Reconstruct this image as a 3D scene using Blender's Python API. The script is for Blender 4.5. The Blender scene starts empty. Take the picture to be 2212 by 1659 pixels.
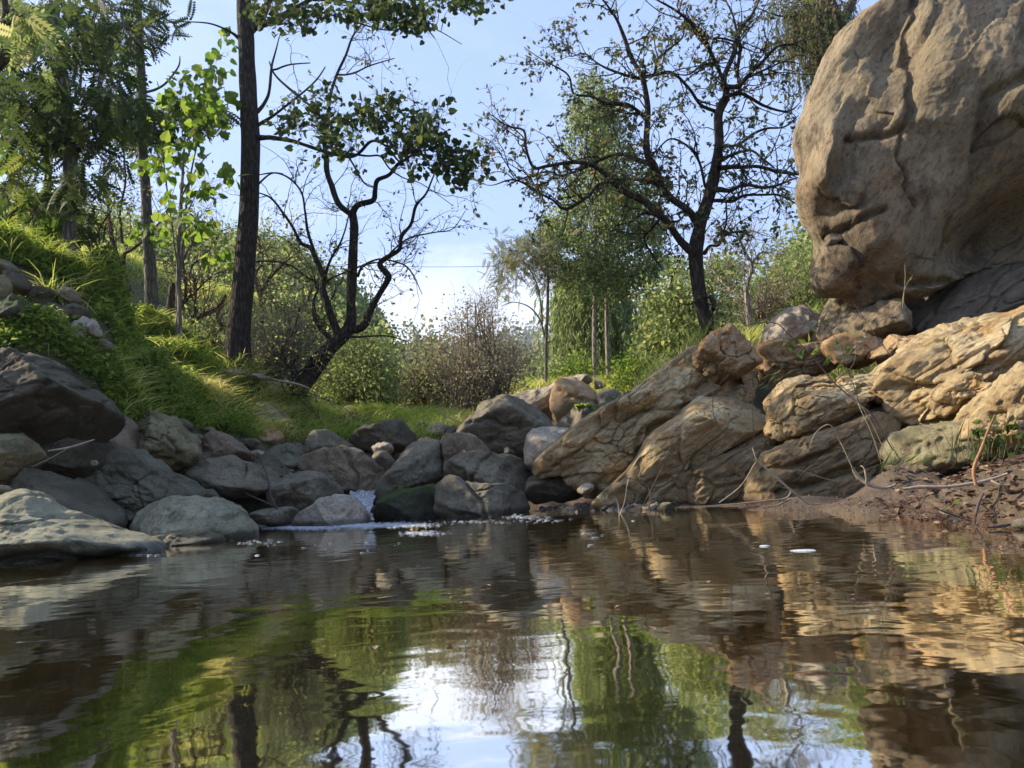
import bpy, math, random
import numpy as np
from mathutils import Matrix, Vector
# ------------------------------------------------------------------ camera, world, sun
S = bpy.context.scene; COL = S.collection
F = 1661.0; CX = 1106.0; CY = 829.5; CH = 0.30
PIT = math.radians(7.5); ROL = 0.055
fw = np.array([0, math.cos(PIT), math.sin(PIT)]); U0 = np.array([0, -math.sin(PIT), math.cos(PIT)]); X0 = np.array([1., 0, 0])
rt = math.cos(ROL)*X0 - math.sin(ROL)*U0; up = math.sin(ROL)*X0 + math.cos(ROL)*U0
CAM = np.array([0, 0, CH])
cd = bpy.data.cameras.new('camera'); cam = bpy.data.objects.new('camera', cd); COL.objects.link(cam)
cam.matrix_world = Matrix(((rt[0], up[0], -fw[0], 0), (rt[1], up[1], -fw[1], 0), (rt[2], up[2], -fw[2], CH), (0, 0, 0, 1)))
cd.sensor_width = 36; cd.lens = 36*F/2212; cd.clip_start = 0.02; cd.clip_end = 6000
S.camera = cam
SUN_AZ = math.radians(-79); SUN_EL = math.radians(33)
W = bpy.data.worlds.new('World'); S.world = W; W.use_nodes = True
wn = W.node_tree; wn.nodes.clear()
def N(nt, t, **k):
    n = nt.nodes.new(t)
    for a, b in k.items():
        if a in n.inputs.keys(): n.inputs[a].default_value = b
        else: setattr(n, a, b)
    return n
def L(nt, a, b): nt.links.new(a, b)
sky = N(wn, 'ShaderNodeTexSky', sky_type='NISHITA', sun_disc=False, sun_elevation=SUN_EL, sun_rotation=SUN_AZ, air_density=1.0, dust_density=1.6, ozone_density=2.5)
tc = N(wn, 'ShaderNodeTexCoord'); mp = N(wn, 'ShaderNodeMapping'); mp.inputs['Scale'].default_value = (3.2, 3.2, 7.5); mp.inputs['Location'].default_value = (0.35, 0, 0.2)
L(wn, tc.outputs['Generated'], mp.inputs[0])
cn = N(wn, 'ShaderNodeTexNoise', Scale=1.3, Detail=9.0, Roughness=0.56, Distortion=0.25); L(wn, mp.outputs[0], cn.inputs['Vector'])
cr = N(wn, 'ShaderNodeValToRGB'); cr.color_ramp.elements[0].position = 0.54; cr.color_ramp.elements[1].position = 0.64
acc = cn.outputs['Fac']
for (ca, ce, c0, amt) in ((-9, 9, .984, .13), (9, 14, .975, .12), (-30, 16, .92, .10), (-3, 17, .992, .09)):   # banks of low cloud standing over the valley
    v3 = N(wn, 'ShaderNodeVectorMath', operation='DOT_PRODUCT'); L(wn, tc.outputs['Generated'], v3.inputs[0]); ca, ce = math.radians(ca), math.radians(ce)
    v3.inputs[1].default_value = (math.sin(ca)*math.cos(ce), math.cos(ca)*math.cos(ce), math.sin(ce))
    q_ = N(wn, 'ShaderNodeMapRange', interpolation_type='SMOOTHSTEP'); q_.inputs['From Min'].default_value = c0; q_.inputs['From Max'].default_value = 1.0; q_.inputs['To Max'].default_value = amt; L(wn, v3.outputs['Value'], q_.inputs[0])
    ad = N(wn, 'ShaderNodeMath', operation='ADD'); L(wn, acc, ad.inputs[0]); L(wn, q_.outputs[0], ad.inputs[1]); acc = ad.outputs[0]
L(wn, acc, cr.inputs[0])
sx = N(wn, 'ShaderNodeSeparateXYZ'); L(wn, tc.outputs['Generated'], sx.inputs[0])
mr = N(wn, 'ShaderNodeMapRange'); mr.inputs['From Min'].default_value = 0.14; mr.inputs['From Max'].default_value = 0.36; mr.inputs['To Min'].default_value = 1.0; mr.inputs['To Max'].default_value = 0.06
L(wn, sx.outputs['Z'], mr.inputs[0])
mm = N(wn, 'ShaderNodeMath', operation='MULTIPLY'); L(wn, cr.outputs[0], mm.inputs[0]); L(wn, mr.outputs[0], mm.inputs[1])
hm = N(wn, 'ShaderNodeMapRange'); hm.inputs['From Min'].default_value = 0.0; hm.inputs['From Max'].default_value = 0.5; hm.inputs['To Min'].default_value = 0.85; hm.inputs['To Max'].default_value = 0.62
L(wn, sx.outputs['Z'], hm.inputs[0])
pale = N(wn, 'ShaderNodeMix', data_type='RGBA'); L(wn, hm.outputs[0], pale.inputs[0]); L(wn, sky.outputs[0], pale.inputs[6]); pale.inputs[7].default_value = (2.75, 3.85, 6.7, 1)
mc = N(wn, 'ShaderNodeMix', data_type='RGBA'); L(wn, mm.outputs[0], mc.inputs[0]); L(wn, pale.outputs[2], mc.inputs[6]); mc.inputs[7].default_value = (6.6, 6.8, 7.1, 1)
bg = N(wn, 'ShaderNodeBackground', Strength=0.12); L(wn, mc.outputs[2], bg.inputs[0])
wo = N(wn, 'ShaderNodeOutputWorld'); L(wn, bg.outputs[0], wo.inputs[0])
sl = bpy.data.lights.new('sun', 'SUN'); sl.energy = 5.0; sl.angle = math.radians(0.53); sl.color = (1.0, 0.88, 0.70)
so = bpy.data.objects.new('sun', sl); COL.objects.link(so)
sd = Vector((math.sin(SUN_AZ)*math.cos(SUN_EL), math.cos(SUN_AZ)*math.cos(SUN_EL), math.sin(SUN_EL)))
so.rotation_euler = sd.to_track_quat('Z', 'Y').to_euler(); so.location = (-20, 0, 20)
vs = S.view_settings; S.display_settings.display_device = 'sRGB'; vs.view_transform = 'Standard'; vs.look = 'None'; vs.exposure = 0.85; vs.gamma = 1
S.cycles.max_bounces = 7; S.cycles.transparent_max_bounces = 12; S.cycles.caustics_reflective = False; S.cycles.caustics_refractive = False
# ------------------------------------------------------------------ pixel picking (2212x1659 view of the photo) and zoomed-view helpers
ZT = {0: (0, 0, 1), 1: (0, 0, .51895), 2: (478.4, 0, .5192), 3: (1033.2, 0, .51913), 4: (1626.4, 0, .4614), 5: (0, 478.35, .46143), 6: (478.4, 717.5, .3244), 7: (1100.2, 621.9, .50257)}
def Z(k, pts):
    a, b, s = ZT[k]; p = np.array(pts, float); q = p.copy(); q[:, 0] = a+p[:, 0]*s; q[:, 1] = b+p[:, 1]*s
    if p.shape[1] > 2: q[:, 2] = p[:, 2]*s
    return q
def P(px, py, Y):
    px, py, Y = np.broadcast_arrays(np.asarray(px, float), np.asarray(py, float), np.asarray(Y, float))
    d = fw + ((px-CX)/F)[..., None]*rt + ((CY-py)/F)[..., None]*up
    return CAM + d*(Y/d[..., 1])[..., None]
def proj(v):
    q = v-CAM; z = np.maximum(q@fw, 1e-3)
    return CX+F*(q@rt)/z, CY-F*(q@up)/z
# ------------------------------------------------------------------ numpy noise
def _h(ix, iy, iz, s):
    n = (ix*374761393 + iy*668265263 + iz*1274126177 + s*1103515245) & 0x7fffffff
    n = ((n ^ (n >> 13))*1274126177) & 0x7fffffff
    n = ((n ^ (n >> 15))*2246822519) & 0x7fffffff
    return ((n ^ (n >> 16)) & 0xffff)/65535.0*2-1
def noise(p, s=0):
    i = np.floor(p).astype(np.int64); f = p-i; u = f*f*f*(f*(f*6-15)+10)
    r = 0
    for a in (0, 1):
        for b in (0, 1):
            for c in (0, 1):
                w = (u[..., 0] if a else 1-u[..., 0])*(u[..., 1] if b else 1-u[..., 1])*(u[..., 2] if c else 1-u[..., 2])
                r = r + w*_h(i[..., 0]+a, i[..., 1]+b, i[..., 2]+c, s)
    return r
def worley(p, s=0):
    i = np.floor(p).astype(np.int64); f1 = np.full(p.shape[:-1], 9.); f2 = f1.copy(); D = np.zeros(p.shape); C = np.zeros(p.shape[:-1])
    for a in (-1, 0, 1):
        for b in (-1, 0, 1):
            for c in (-1, 0, 1):
                x, y, z = i[..., 0]+a, i[..., 1]+b, i[..., 2]+c
                q = np.stack([x+.5+.42*_h(x, y, z, s), y+.5+.42*_h(x, y, z, s+1), z+.5+.42*_h(x, y, z, s+2)], -1)-p
                d = np.sqrt((q*q).sum(-1)); m = d < f1; f2 = np.where(m, f1, np.minimum(f2, d)); D = np.where(m[..., None], q, D); C = np.where(m, _h(x, y, z, s+3), C); f1 = np.where(m, d, f1)
    return f1, f2, D, C
def facets(p, s=0):
    """height of a fractured surface (tilted plates) and the distance to the nearest crack"""
    f1, f2, D, C = worley(p, s); k = np.stack([np.sin(C*91), np.sin(C*57+1), np.sin(C*133+2)], -1)
    return C*.5-(D*k).sum(-1)*.7, f2-f1
def fbm(p, o=4, s=0, g=.5):
    r = 0; a = 1.
    for k in range(o): r = r+a*noise(p*2.03**k, s+k*17); a *= g
    return r
# ------------------------------------------------------------------ objects
def mesh(name, V, Fs, mat, parent=None, origin=None, smooth=True, rnd=None):
    V = np.asarray(V, np.float32)
    if origin is None: origin = (0, 0, 0) if parent is None else tuple(parent.location)
    V = V-np.array(origin, np.float32)
    me = bpy.data.meshes.new(name)
    if not isinstance(Fs, list): Fs = [Fs]
    me.vertices.add(len(V)); me.vertices.foreach_set('co', V.ravel())
    nl = sum(f.size for f in Fs); npoly = sum(len(f) for f in Fs)
    me.loops.add(nl); me.polygons.add(npoly)
    me.loops.foreach_set('vertex_index', np.concatenate([f.ravel() for f in Fs]).astype(np.int32))
    tot = np.concatenate([np.full(len(f), f.shape[1]) for f in Fs]); st = np.concatenate([[0], np.cumsum(tot)[:-1]])
    me.polygons.foreach_set('loop_start', st.astype(np.int32))
    try: me.polygons.foreach_set('loop_total', tot.astype(np.int32))
    except Exception: pass
    me.polygons.foreach_set('use_smooth', np.full(npoly, smooth))
    if rnd is not None:
        a = me.attributes.new('rnd', 'FLOAT', 'POINT'); a.data.foreach_set('value', np.asarray(rnd, np.float32))
    me.update(calc_edges=True); me.validate()
    me.materials.append(mat)
    o = bpy.data.objects.new(name, me); COL.objects.link(o)
    if parent is not None: o.parent = parent
    else: o.location = origin
    return o
def tag(o, label=None, cat=None, group=None, kind=None):
    for k, v in (('label', label), ('category', cat), ('group', group), ('kind', kind)):
        if v: o[k] = v
    return o
def empty(name, loc, label, cat, group=None):
    o = bpy.data.objects.new(name, None); o.location = tuple(float(c) for c in loc); o.empty_display_size = .2; COL.objects.link(o)
    return tag(o, label, cat, group)
# ------------------------------------------------------------------ materials
def newmat(name):
    m = bpy.data.materials.new(name); m.use_nodes = True; nt = m.node_tree; nt.nodes.clear()
    return m, nt, N(nt, 'ShaderNodeOutputMaterial')
def mixc(nt, f, a, b, mode='MIX'):
    n = N(nt, 'ShaderNodeMix', data_type='RGBA', blend_type=mode)
    if hasattr(f, 'is_linked'): L(nt, f, n.inputs[0])
    else: n.inputs[0].default_value = f
    for v, i in ((a, 6), (b, 7)):
        if hasattr(v, 'is_linked'): L(nt, v, n.inputs[i])
        else: n.inputs[i].default_value = (*v, 1)
    return n.outputs[2]
def ramp(nt, f, lo, hi):
    n = N(nt, 'ShaderNodeMapRange'); n.inputs['From Min'].default_value = lo; n.inputs['From Max'].default_value = hi
    n.interpolation_type = 'SMOOTHSTEP'; L(nt, f, n.inputs[0]); return n.outputs[0]
def tnoise(nt, vec, sc, det=6., ro=.6, dist=0.):
    n = N(nt, 'ShaderNodeTexNoise', Scale=sc, Detail=det, Roughness=ro, Distortion=dist); L(nt, vec, n.inputs['Vector']); return n.outputs['Fac']
def math_(nt, op, a, b=0.):
    n = N(nt, 'ShaderNodeMath', operation=op)
    for v, i in ((a, 0), (b, 1)):
        if hasattr(v, 'is_linked'): L(nt, v, n.inputs[i])
        else: n.inputs[i].default_value = v
    return n.outputs[0]
def rockmat(name, c1, c2, c3, sc=1., moss=0., stain=None, stainamt=0., drip=0., strata=None, crack=0., bump=.5, wet=True, speck=.5, mosscol=(.035, .06, .012)):
    """three-colour weathered stone; strata = (rotation about Y, stretch) draws the noise out along a bedding direction"""
    m, nt, out = newmat(name)
    co = N(nt, 'ShaderNodeTexCoord').outputs['Object']; geo = N(nt, 'ShaderNodeNewGeometry')
    v = co
    if strata:
        r1 = N(nt, 'ShaderNodeMapping'); r1.vector_type = 'TEXTURE'; r1.inputs['Rotation'].default_value = (0, strata[0], 0); r1.inputs['Scale'].default_value = (strata[1], 1, 1); L(nt, co, r1.inputs[0]); v = r1.outputs[0]
    nb = tnoise(nt, v, 1.6*sc, 5, .6, .4); nm = tnoise(nt, v, 6*sc, 9, .7, .2); nf = tnoise(nt, v, 30*sc, 6, .75); ng = tnoise(nt, co, 120*sc, 3, .7)
    c = mixc(nt, ramp(nt, nb, .38, .62), c1, c2)
    c = mixc(nt, ramp(nt, nm, .48, .72), c, c3)
    if stain: c = mixc(nt, math_(nt, 'MULTIPLY', ramp(nt, tnoise(nt, v, 2.6*sc, 6, .6, .5), .5, .66), stainamt), c, stain)
    if drip:   # long dark water stains running down the face
        dm = N(nt, 'ShaderNodeMapping'); dm.inputs['Scale'].default_value = (1.6, 1.6, .28); dm.inputs['Rotation'].default_value = (0, .25, 0); L(nt, co, dm.inputs[0])
        c = mixc(nt, math_(nt, 'MULTIPLY', ramp(nt, tnoise(nt, dm.outputs[0], 1.5, 7, .66, .4), .48, .66), drip), c, (.075, .058, .042))
    # lichen and mineral blotches, then grain
    bl = ramp(nt, tnoise(nt, co, 11*sc, 8, .72, .3), .54, .66)
    c = mixc(nt, math_(nt, 'MULTIPLY', bl, .35*speck), c, (.46, .41, .32))
    c = mixc(nt, math_(nt, 'MULTIPLY', ramp(nt, nf, .48, .66), .75*speck+.15), c, (.03, .024, .018)); dk = ramp(nt, tnoise(nt, v, 3.1*sc, 8, .7, .3), .55, .70); c = mixc(nt, math_(nt, 'MULTIPLY', dk, .6), c, (.045, .036, .028))
    c = mixc(nt, math_(nt, 'MULTIPLY', ramp(nt, ng, .52, .7), .35*speck), c, (.40, .34, .25))
    hgt = math_(nt, 'ADD', math_(nt, 'MULTIPLY', nm, 1.3), math_(nt, 'ADD', math_(nt, 'MULTIPLY', nf, .75), math_(nt, 'MULTIPLY', ng, .25)))
    if crack:
        dv = N(nt, 'ShaderNodeMix', data_type='VECTOR'); dv.inputs[0].default_value = .16
        nn = N(nt, 'ShaderNodeTexNoise', Scale=4*sc, Detail=4.); L(nt, v, nn.inputs['Vector']); L(nt, v, dv.inputs[4]); L(nt, nn.outputs['Color'], dv.inputs[5])
        vo = N(nt, 'ShaderNodeTexVoronoi', feature='DISTANCE_TO_EDGE', Scale=3.2*sc); L(nt, dv.outputs[1], vo.inputs['Vector'])
        msk = ramp(nt, tnoise(nt, co, 2.2*sc, 3), .42, .6)
        cl = math_(nt, 'MULTIPLY', math_(nt, 'SUBTRACT', 1., ramp(nt, vo.outputs['Distance'], 0., .035)), msk)
        c = mixc(nt, math_(nt, 'MULTIPLY', cl, .75*crack), c, (.025, .02, .016))
        hgt = math_(nt, 'SUBTRACT', hgt, math_(nt, 'MULTIPLY', cl, .8*crack))
    ro = .85
    if moss:
        nz = N(nt, 'ShaderNodeSeparateXYZ'); L(nt, geo.outputs['Normal'], nz.inputs[0])
        mk = math_(nt, 'MULTIPLY', ramp(nt, math_(nt, 'ADD', math_(nt, 'MULTIPLY', nz.outputs['Z'], .3), tnoise(nt, co, 5*sc, 8, .7)), .52, .72), moss)
        c = mixc(nt, mk, c, mosscol)
    b = N(nt, 'ShaderNodeBsdfPrincipled', Roughness=.88); b.inputs['Specular IOR Level'].default_value = .3
    if wet:
        pz = N(nt, 'ShaderNodeSeparateXYZ'); L(nt, geo.outputs['Position'], pz.inputs[0])
        wm = math_(nt, 'SUBTRACT', 1., ramp(nt, math_(nt, 'ADD', pz.outputs['Z'], math_(nt, 'MULTIPLY', nm, -.12)), -.03, .03))
        c = mixc(nt, math_(nt, 'MULTIPLY', wm, .72), c, (.018, .015, .011))
        L(nt, math_(nt, 'SUBTRACT', .88, math_(nt, 'MULTIPLY', wm, .55)), b.inputs['Roughness'])
    L(nt, c, b.inputs['Base Color'])
    bp = N(nt, 'ShaderNodeBump', Strength=bump, Distance=.03/sc**.5); L(nt, hgt, bp.inputs['Height']); L(nt, bp.outputs[0], b.inputs['Normal'])
    L(nt, b.outputs[0], out.inputs[0]); return m
def leafmat(name, c1, c2, c3, tr=.5, gloss=.35):
    m, nt, out = newmat(name)
    at = N(nt, 'ShaderNodeAttribute', attribute_name='rnd')
    cr = N(nt, 'ShaderNodeValToRGB'); e = cr.color_ramp.elements
    e[0].position = 0; e[0].color = (*c1, 1); e[1].position = .97; e[1].color = (*c3, 1); x = e.new(.6); x.color = (*c2, 1)
    L(nt, at.outputs['Fac'], cr.inputs[0])
    b = N(nt, 'ShaderNodeBsdfPrincipled', Roughness=.62); b.inputs['Specular IOR Level'].default_value = gloss; L(nt, cr.outputs[0], b.inputs['Base Color'])
    t = N(nt, 'ShaderNodeBsdfTranslucent'); hs = N(nt, 'ShaderNodeHueSaturation', Hue=.475, Saturation=1.02, Value=2.4); L(nt, cr.outputs[0], hs.inputs['Color']); L(nt, hs.outputs[0], t.inputs[0])
    mx = N(nt, 'ShaderNodeMixShader'); mx.inputs[0].default_value = tr; L(nt, b.outputs[0], mx.inputs[1]); L(nt, t.outputs[0], mx.inputs[2])
    L(nt, mx.outputs[0], out.inputs[0]); return m
def barkmat(name, c1, c2, sc=1., bump=.8, lich=0.):
    m, nt, out = newmat(name)
    co = N(nt, 'ShaderNodeTexCoord').outputs['Object']
    mp = N(nt, 'ShaderNodeMapping'); mp.inputs['Scale'].default_value = (1, 1, .16); L(nt, co, mp.inputs[0])
    a = tnoise(nt, mp.outputs[0], 34*sc, 5, .65, .6); f = tnoise(nt, co, 9*sc, 6, .6)
    vo = N(nt, 'ShaderNodeTexVoronoi', feature='DISTANCE_TO_EDGE', Scale=26*sc); L(nt, mp.outputs[0], vo.inputs['Vector'])
    rid = ramp(nt, vo.outputs['Distance'], .0, .28)
    c = mixc(nt, ramp(nt, a, .35, .65), c1, c2); c = mixc(nt, math_(nt, 'MULTIPLY', math_(nt, 'SUBTRACT', 1., rid), .7), c, tuple(x*.3 for x in c1))
    c = mixc(nt, math_(nt, 'MULTIPLY', ramp(nt, f, .52, .68), lich), c, (.16, .17, .12))
    b = N(nt, 'ShaderNodeBsdfPrincipled', Roughness=.9); b.inputs['Specular IOR Level'].default_value = .2; L(nt, c, b.inputs['Base Color'])
    bp = N(nt, 'ShaderNodeBump', Strength=bump, Distance=.02); L(nt, math_(nt, 'ADD', rid, a), bp.inputs['Height']); L(nt, bp.outputs[0], b.inputs['Normal'])
    L(nt, b.outputs[0], out.inputs[0]); return m
def plain(name, c, ro=.8, c2=None, sc=20):
    m, nt, out = newmat(name); b = N(nt, 'ShaderNodeBsdfPrincipled', Roughness=ro)
    co = N(nt, 'ShaderNodeTexCoord').outputs['Object']; n = tnoise(nt, co, sc)
    L(nt, mixc(nt, ramp(nt, n, .35, .65), c, c2 or tuple(x*.6 for x in c)), b.inputs['Base Color'])
    bp = N(nt, 'ShaderNodeBump', Strength=.4, Distance=.01); L(nt, n, bp.inputs['Height']); L(nt, bp.outputs[0], b.inputs['Normal'])
    L(nt, b.outputs[0], out.inputs[0]); return m
RM = dict(
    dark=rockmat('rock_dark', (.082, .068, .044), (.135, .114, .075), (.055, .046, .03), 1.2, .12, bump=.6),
    grey=rockmat('rock_grey', (.15, .125, .083), (.25, .213, .145), (.085, .07, .047), 1.1, .08, bump=.55, crack=.35),
    slate=rockmat('rock_slate', (.115, .106, .07), (.19, .178, .12), (.075, .07, .048), 1.1, .1, bump=.6),
    pink=rockmat('rock_reddish', (.205, .145, .09), (.29, .22, .145), (.13, .10, .064), 1.1, .05, bump=.5, crack=.2),
    pale=rockmat('rock_pale', (.26, .235, .145), (.40, .37, .25), (.14, .125, .075), 1.1, .22, bump=.6, mosscol=(.07, .09, .04)),
    olive=rockmat('rock_olive', (.25, .205, .105), (.36, .31, .175), (.13, .11, .06), 1.4, .3, bump=.8, crack=.5, mosscol=(.09, .10, .04)),
    orange=rockmat('rock_orange', (.40, .26, .13), (.48, .34, .19), (.26, .15, .07), 1.3, .04, (.50, .22, .06), .7, bump=.6, crack=.5),
    tan=rockmat('rock_tan', (.36, .30, .22), (.44, .38, .29), (.22, .18, .13), 1.2, .03, (.40, .26, .12), .35, bump=.6, crack=.3),
    moss=rockmat('rock_mossy', (.08, .08, .05), (.10, .10, .06), (.05, .05, .035), 1.3, .95, bump=.9, mosscol=(.045, .075, .010)),
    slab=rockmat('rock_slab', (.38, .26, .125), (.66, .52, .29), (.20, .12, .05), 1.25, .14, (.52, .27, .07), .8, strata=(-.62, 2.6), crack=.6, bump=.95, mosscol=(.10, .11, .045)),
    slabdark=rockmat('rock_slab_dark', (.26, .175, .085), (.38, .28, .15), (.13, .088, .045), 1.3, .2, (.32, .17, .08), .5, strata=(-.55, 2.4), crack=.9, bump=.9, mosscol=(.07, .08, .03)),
    ochre=rockmat('rock_ochre', (.44, .26, .11), (.52, .40, .24), (.22, .14, .075), 1.5, .05, (.52, .22, .06), .55, strata=(-.55, 2.), crack=1., bump=1.),
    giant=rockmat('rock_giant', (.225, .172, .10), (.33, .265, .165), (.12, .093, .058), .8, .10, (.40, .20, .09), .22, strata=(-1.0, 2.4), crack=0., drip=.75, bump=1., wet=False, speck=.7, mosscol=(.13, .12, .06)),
    giantshade=rockmat('rock_giant_shade', (.15, .115, .08), (.20, .16, .115), (.09, .07, .052), .9, .1, strata=(-.5, 2.4), crack=.2, bump=.7, wet=False),  # darker copy of the giant's stone, overhang shadow put into its colour
)
# ------------------------------------------------------------------ terrain
def wl(px, py):            # the point of the water surface seen at a pixel
    d = fw+((px-CX)/F)*rt+((CY-py)/F)*up; t = CH/-d[2]; return tuple(CAM+d*t)
GP = [(0, 520, 9), (-300, 420, 9.5), (100, 560, 9.5), (200, 590, 10), (330, 700, 13), (385, 752, 12.5), (515, 800, 12.5), (650, 848, 13), (780, 890, 14.3), (900, 905, 16), (955, 915, 18),
      (250, 830, 8.4), (500, 1015, 9.9), (430, 1015, 9.4), (620, 1000, 11), (350, 990, 8.9), (480, 965, 10.2), (700, 990, 11.8), (800, 972, 12.3), (900, 945, 13.3), (500, 925, 10.6), (450, 850, 11.2), (380, 830, 10.6), (600, 890, 12.3), (150, 760, 7.9), (60, 700, 7.6), (400, 900, 9.6), (560, 930, 11.6), (640, 945, 12.2), (700, 945, 12.9), (-200, 700, 7.5), (330, 770, 9.6), (200, 680, 8.8), (100, 640, 8.3),
      (1000, 1030, 11.5), (1000, 925, 14.5), (1000, 915, 20), (1180, 838, 22), (1300, 840, 22), (1400, 815, 24), (1100, 900, 17), (1230, 900, 14), (700, 1045, 10.6), (900, 1020, 11.8), (60, 1100, 6.7),
      (1530, 735, 10.3), (1450, 800, 12), (1350, 860, 12), (1620, 740, 14), (1750, 700, 14), (1300, 930, 10.5),
      (2055, 1019, 4.5), (1854, 1059, 4.95), (2155, 989, 4.6), (2000, 1040, 4.6), (2200, 1085, 3.7), (2100, 1085, 3.95), (2300, 960, 4.3), (1930, 1000, 5.3), (1700, 1075, 6.2),
      (450, 640, 30), (700, 790, 34), (900, 850, 36), (200, 560, 24), (1000, 880, 40), (1300, 830, 40), (1700, 700, 26), (1900, 600, 30)]
GW = [(0, 1, -.38), (-2, 2, -.3), (2, 1.5, -.15), (1.1, 1.3, -.2), (1.6, 2.4, -.16), (0, 4, -.42), (-2, 3.8, -.3), (2, 4, -.18), (0, 6, -.3), (1, 7, -.16), (0, -3, -.3), (-1.5, 5.4, -.22), (-1, 7.3, -.14), (-.3, 8.0, -.12), (.6, 8.6, 0.02), (1.2, 8.6, .08),
      (-9, 3, 2.6), (-8, -3, 2.5), (-4, 5.2, .05), (-2.2, 5.5, -.12), (-3, 4.8, -.12), (-2.8, 6.0, -.05), (-3.5, 5.9, .0), (-1.6, 6.8, -.12), (-2.3, 7, -.02), (-.9, 8.6, -.05), (1.6, 7.3, -.02), (2.2, 6.6, -.02), (1.2, 7.9, -.05), (2.7, 6.2, .02), (3.2, 5.9, .1), (1.9, 7.8, .1), (2.8, 7, .15), (3.4, 6.4, .2), (.4, 9.4, .0), (1.2, 9.2, .1), (-3.6, 3, .3), (-4.5, 1, .6), (-3.8, -2, .5), (-14, 6, 4.5), (-13, 12, 4.8), (-20, 0, 5.5), (-4.9, 6.6, .5),
      (3.4, 1.2, .2), (4.2, 3, .8), (5, 0, .9), (6, 5, 1.2), (9, 3, 2.5), (10, -4, 3), (2.6, 8.6, .7), (3.5, 7, .9), (5.5, 8.5, 1.5), (8, 11, 3.), (14, 14, 5), (4, 6, .5), (0, -10, .3), (18, 6, 6)]
for q in ((1400, 1103), (1500, 1101), (1600, 1102), (1700, 1103), (1850, 1108), (1930, 1114), (2000, 1122), (2110, 1136), (2212, 1148), (2400, 1185), (1300, 1102)):
    a_ = wl(*q); GW.append((a_[0], a_[1], .0)); GW.append((a_[0]*.95-.03, a_[1]*.93, -.10)); GW.append((a_[0]*1.03, a_[1]*1.05, .03 if q[0] < 1850 else .06))
for x_ in np.arange(-3.6, .9, .55):
    for y_ in (5.9, 6.7, 7.5, 8.3, 9.1): 
        if x_ > -4.4+(y_-5.9)*.32: GW.append((x_, y_, -.10))
for x_ in np.arange(-1.9, 1.6, .6): GW.append((x_, 9.9, -.02))
_sh = sorted(tuple(wl(a, b)[:2]) for a, b in ((1230, 1103), (1400, 1103), (1500, 1101), (1600, 1102), (1700, 1103), (1850, 1106), (1930, 1110), (2000, 1118), (2110, 1130), (2212, 1142)))
SHX = np.array([p[0] for p in _sh]+[4.2, 6]); SHY = np.array([p[1] for p in _sh]+[.5, -3])
GC = np.array([tuple(P(*g)) for g in GP]+GW)
def H(x, y, fine=True):
    x = np.asarray(x, float); y = np.asarray(y, float); sh = x.shape; x = x.ravel(); y = y.ravel(); out = np.zeros(len(x))
    for a in range(0, len(x), 60000):
        xs = x[a:a+60000, None]; ys = y[a:a+60000, None]
        w = 1/((xs-GC[:, 0])**2+(ys-GC[:, 1])**2+.02)**1.75
        out[a:a+60000] = (w*GC[:, 2]).sum(1)/w.sum(1)
    if fine:
        p = np.stack([x, y, np.zeros_like(x)], 1); fbase = .045*fbm(p*1.7, 3, 5)+.02*noise(p*7, 9)
        out = out+fbase*np.where(out > -.1, 1., .6)
    ys = np.interp(x, SHX, SHY); sl_ = (y-ys); on = (x > .75) & (sl_ < 1.2)
    out = np.where(on, np.minimum(out, np.where(sl_ < 0, np.maximum(sl_*.35, -.38), sl_*.30+.25*np.maximum(sl_-.25, 0)+.01)), out)
    far = np.clip((np.hypot(x, y-10)-45)/60, 0, 1); out = out*(1-far)+far*3.0
    return out.reshape(sh)
m_soil, nt, out_ = newmat('soil')
co = N(nt, 'ShaderNodeNewGeometry').outputs['Position']; a1 = tnoise(nt, co, 1.1, 5); a2 = tnoise(nt, co, 9, 8, .7); a3 = tnoise(nt, co, 60, 4, .7)
c = mixc(nt, ramp(nt, a2, .35, .65), (.05, .035, .022), (.11, .075, .045)); c = mixc(nt, ramp(nt, a3, .5, .7), c, (.16, .12, .08)); c = mixc(nt, math_(nt, 'MULTIPLY', ramp(nt, a1, .5, .66), .5), c, (.13, .09, .045))
gp = N(nt, 'ShaderNodeSeparateXYZ'); L(nt, co, gp.inputs[0]); c = mixc(nt, math_(nt, 'MULTIPLY', ramp(nt, gp.outputs['Z'], .5, 1.3), .6), c, (.05, .07, .02))
c = mixc(nt, math_(nt, 'SUBTRACT', 1., ramp(nt, gp.outputs['Z'], -.05, -.01)), c, mixc(nt, ramp(nt, a2, .4, .6), (.52, .38, .12), (.26, .20, .05)))
b = N(nt, 'ShaderNodeBsdfPrincipled', Roughness=.85); L(nt, c, b.inputs['Base Color']); bp = N(nt, 'ShaderNodeBump', Strength=.9, Distance=.03); L(nt, math_(nt, 'ADD', a2, math_(nt, 'MULTIPLY', a3, .4)), bp.inputs['Height']); L(nt, bp.outputs[0], b.inputs['Normal']); L(nt, b.outputs[0], out_.inputs[0])
def gridfaces(nu, nv, wrap=False):
    i = np.arange(nu-1)[:, None]; j = np.arange(nv if wrap else nv-1)[None]; j2 = (j+1) % nv
    return np.stack([i*nv+j, (i+1)*nv+j+0*i, (i+1)*nv+j2, i*nv+j2+0*i], -1).reshape(-1, 4)
def axis(lo, mid0, mid1, hi, n0, step, n1):
    a = mid0-(mid0-lo)*(np.linspace(1, 0, n0, endpoint=False)**2.5); b = np.arange(mid0, mid1, step); c = mid1+(hi-mid1)*(np.linspace(0, 1, n1)**2.5)
    return np.concatenate([a, b, c])
ax = axis(-1500, -12, 12, 1500, 40, .10, 40); ay = axis(-900, -3, 26, 3000, 20, .12, 60)
gx, gy = np.meshgrid(ax, ay, indexing='ij'); gz = H(gx, gy)
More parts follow.
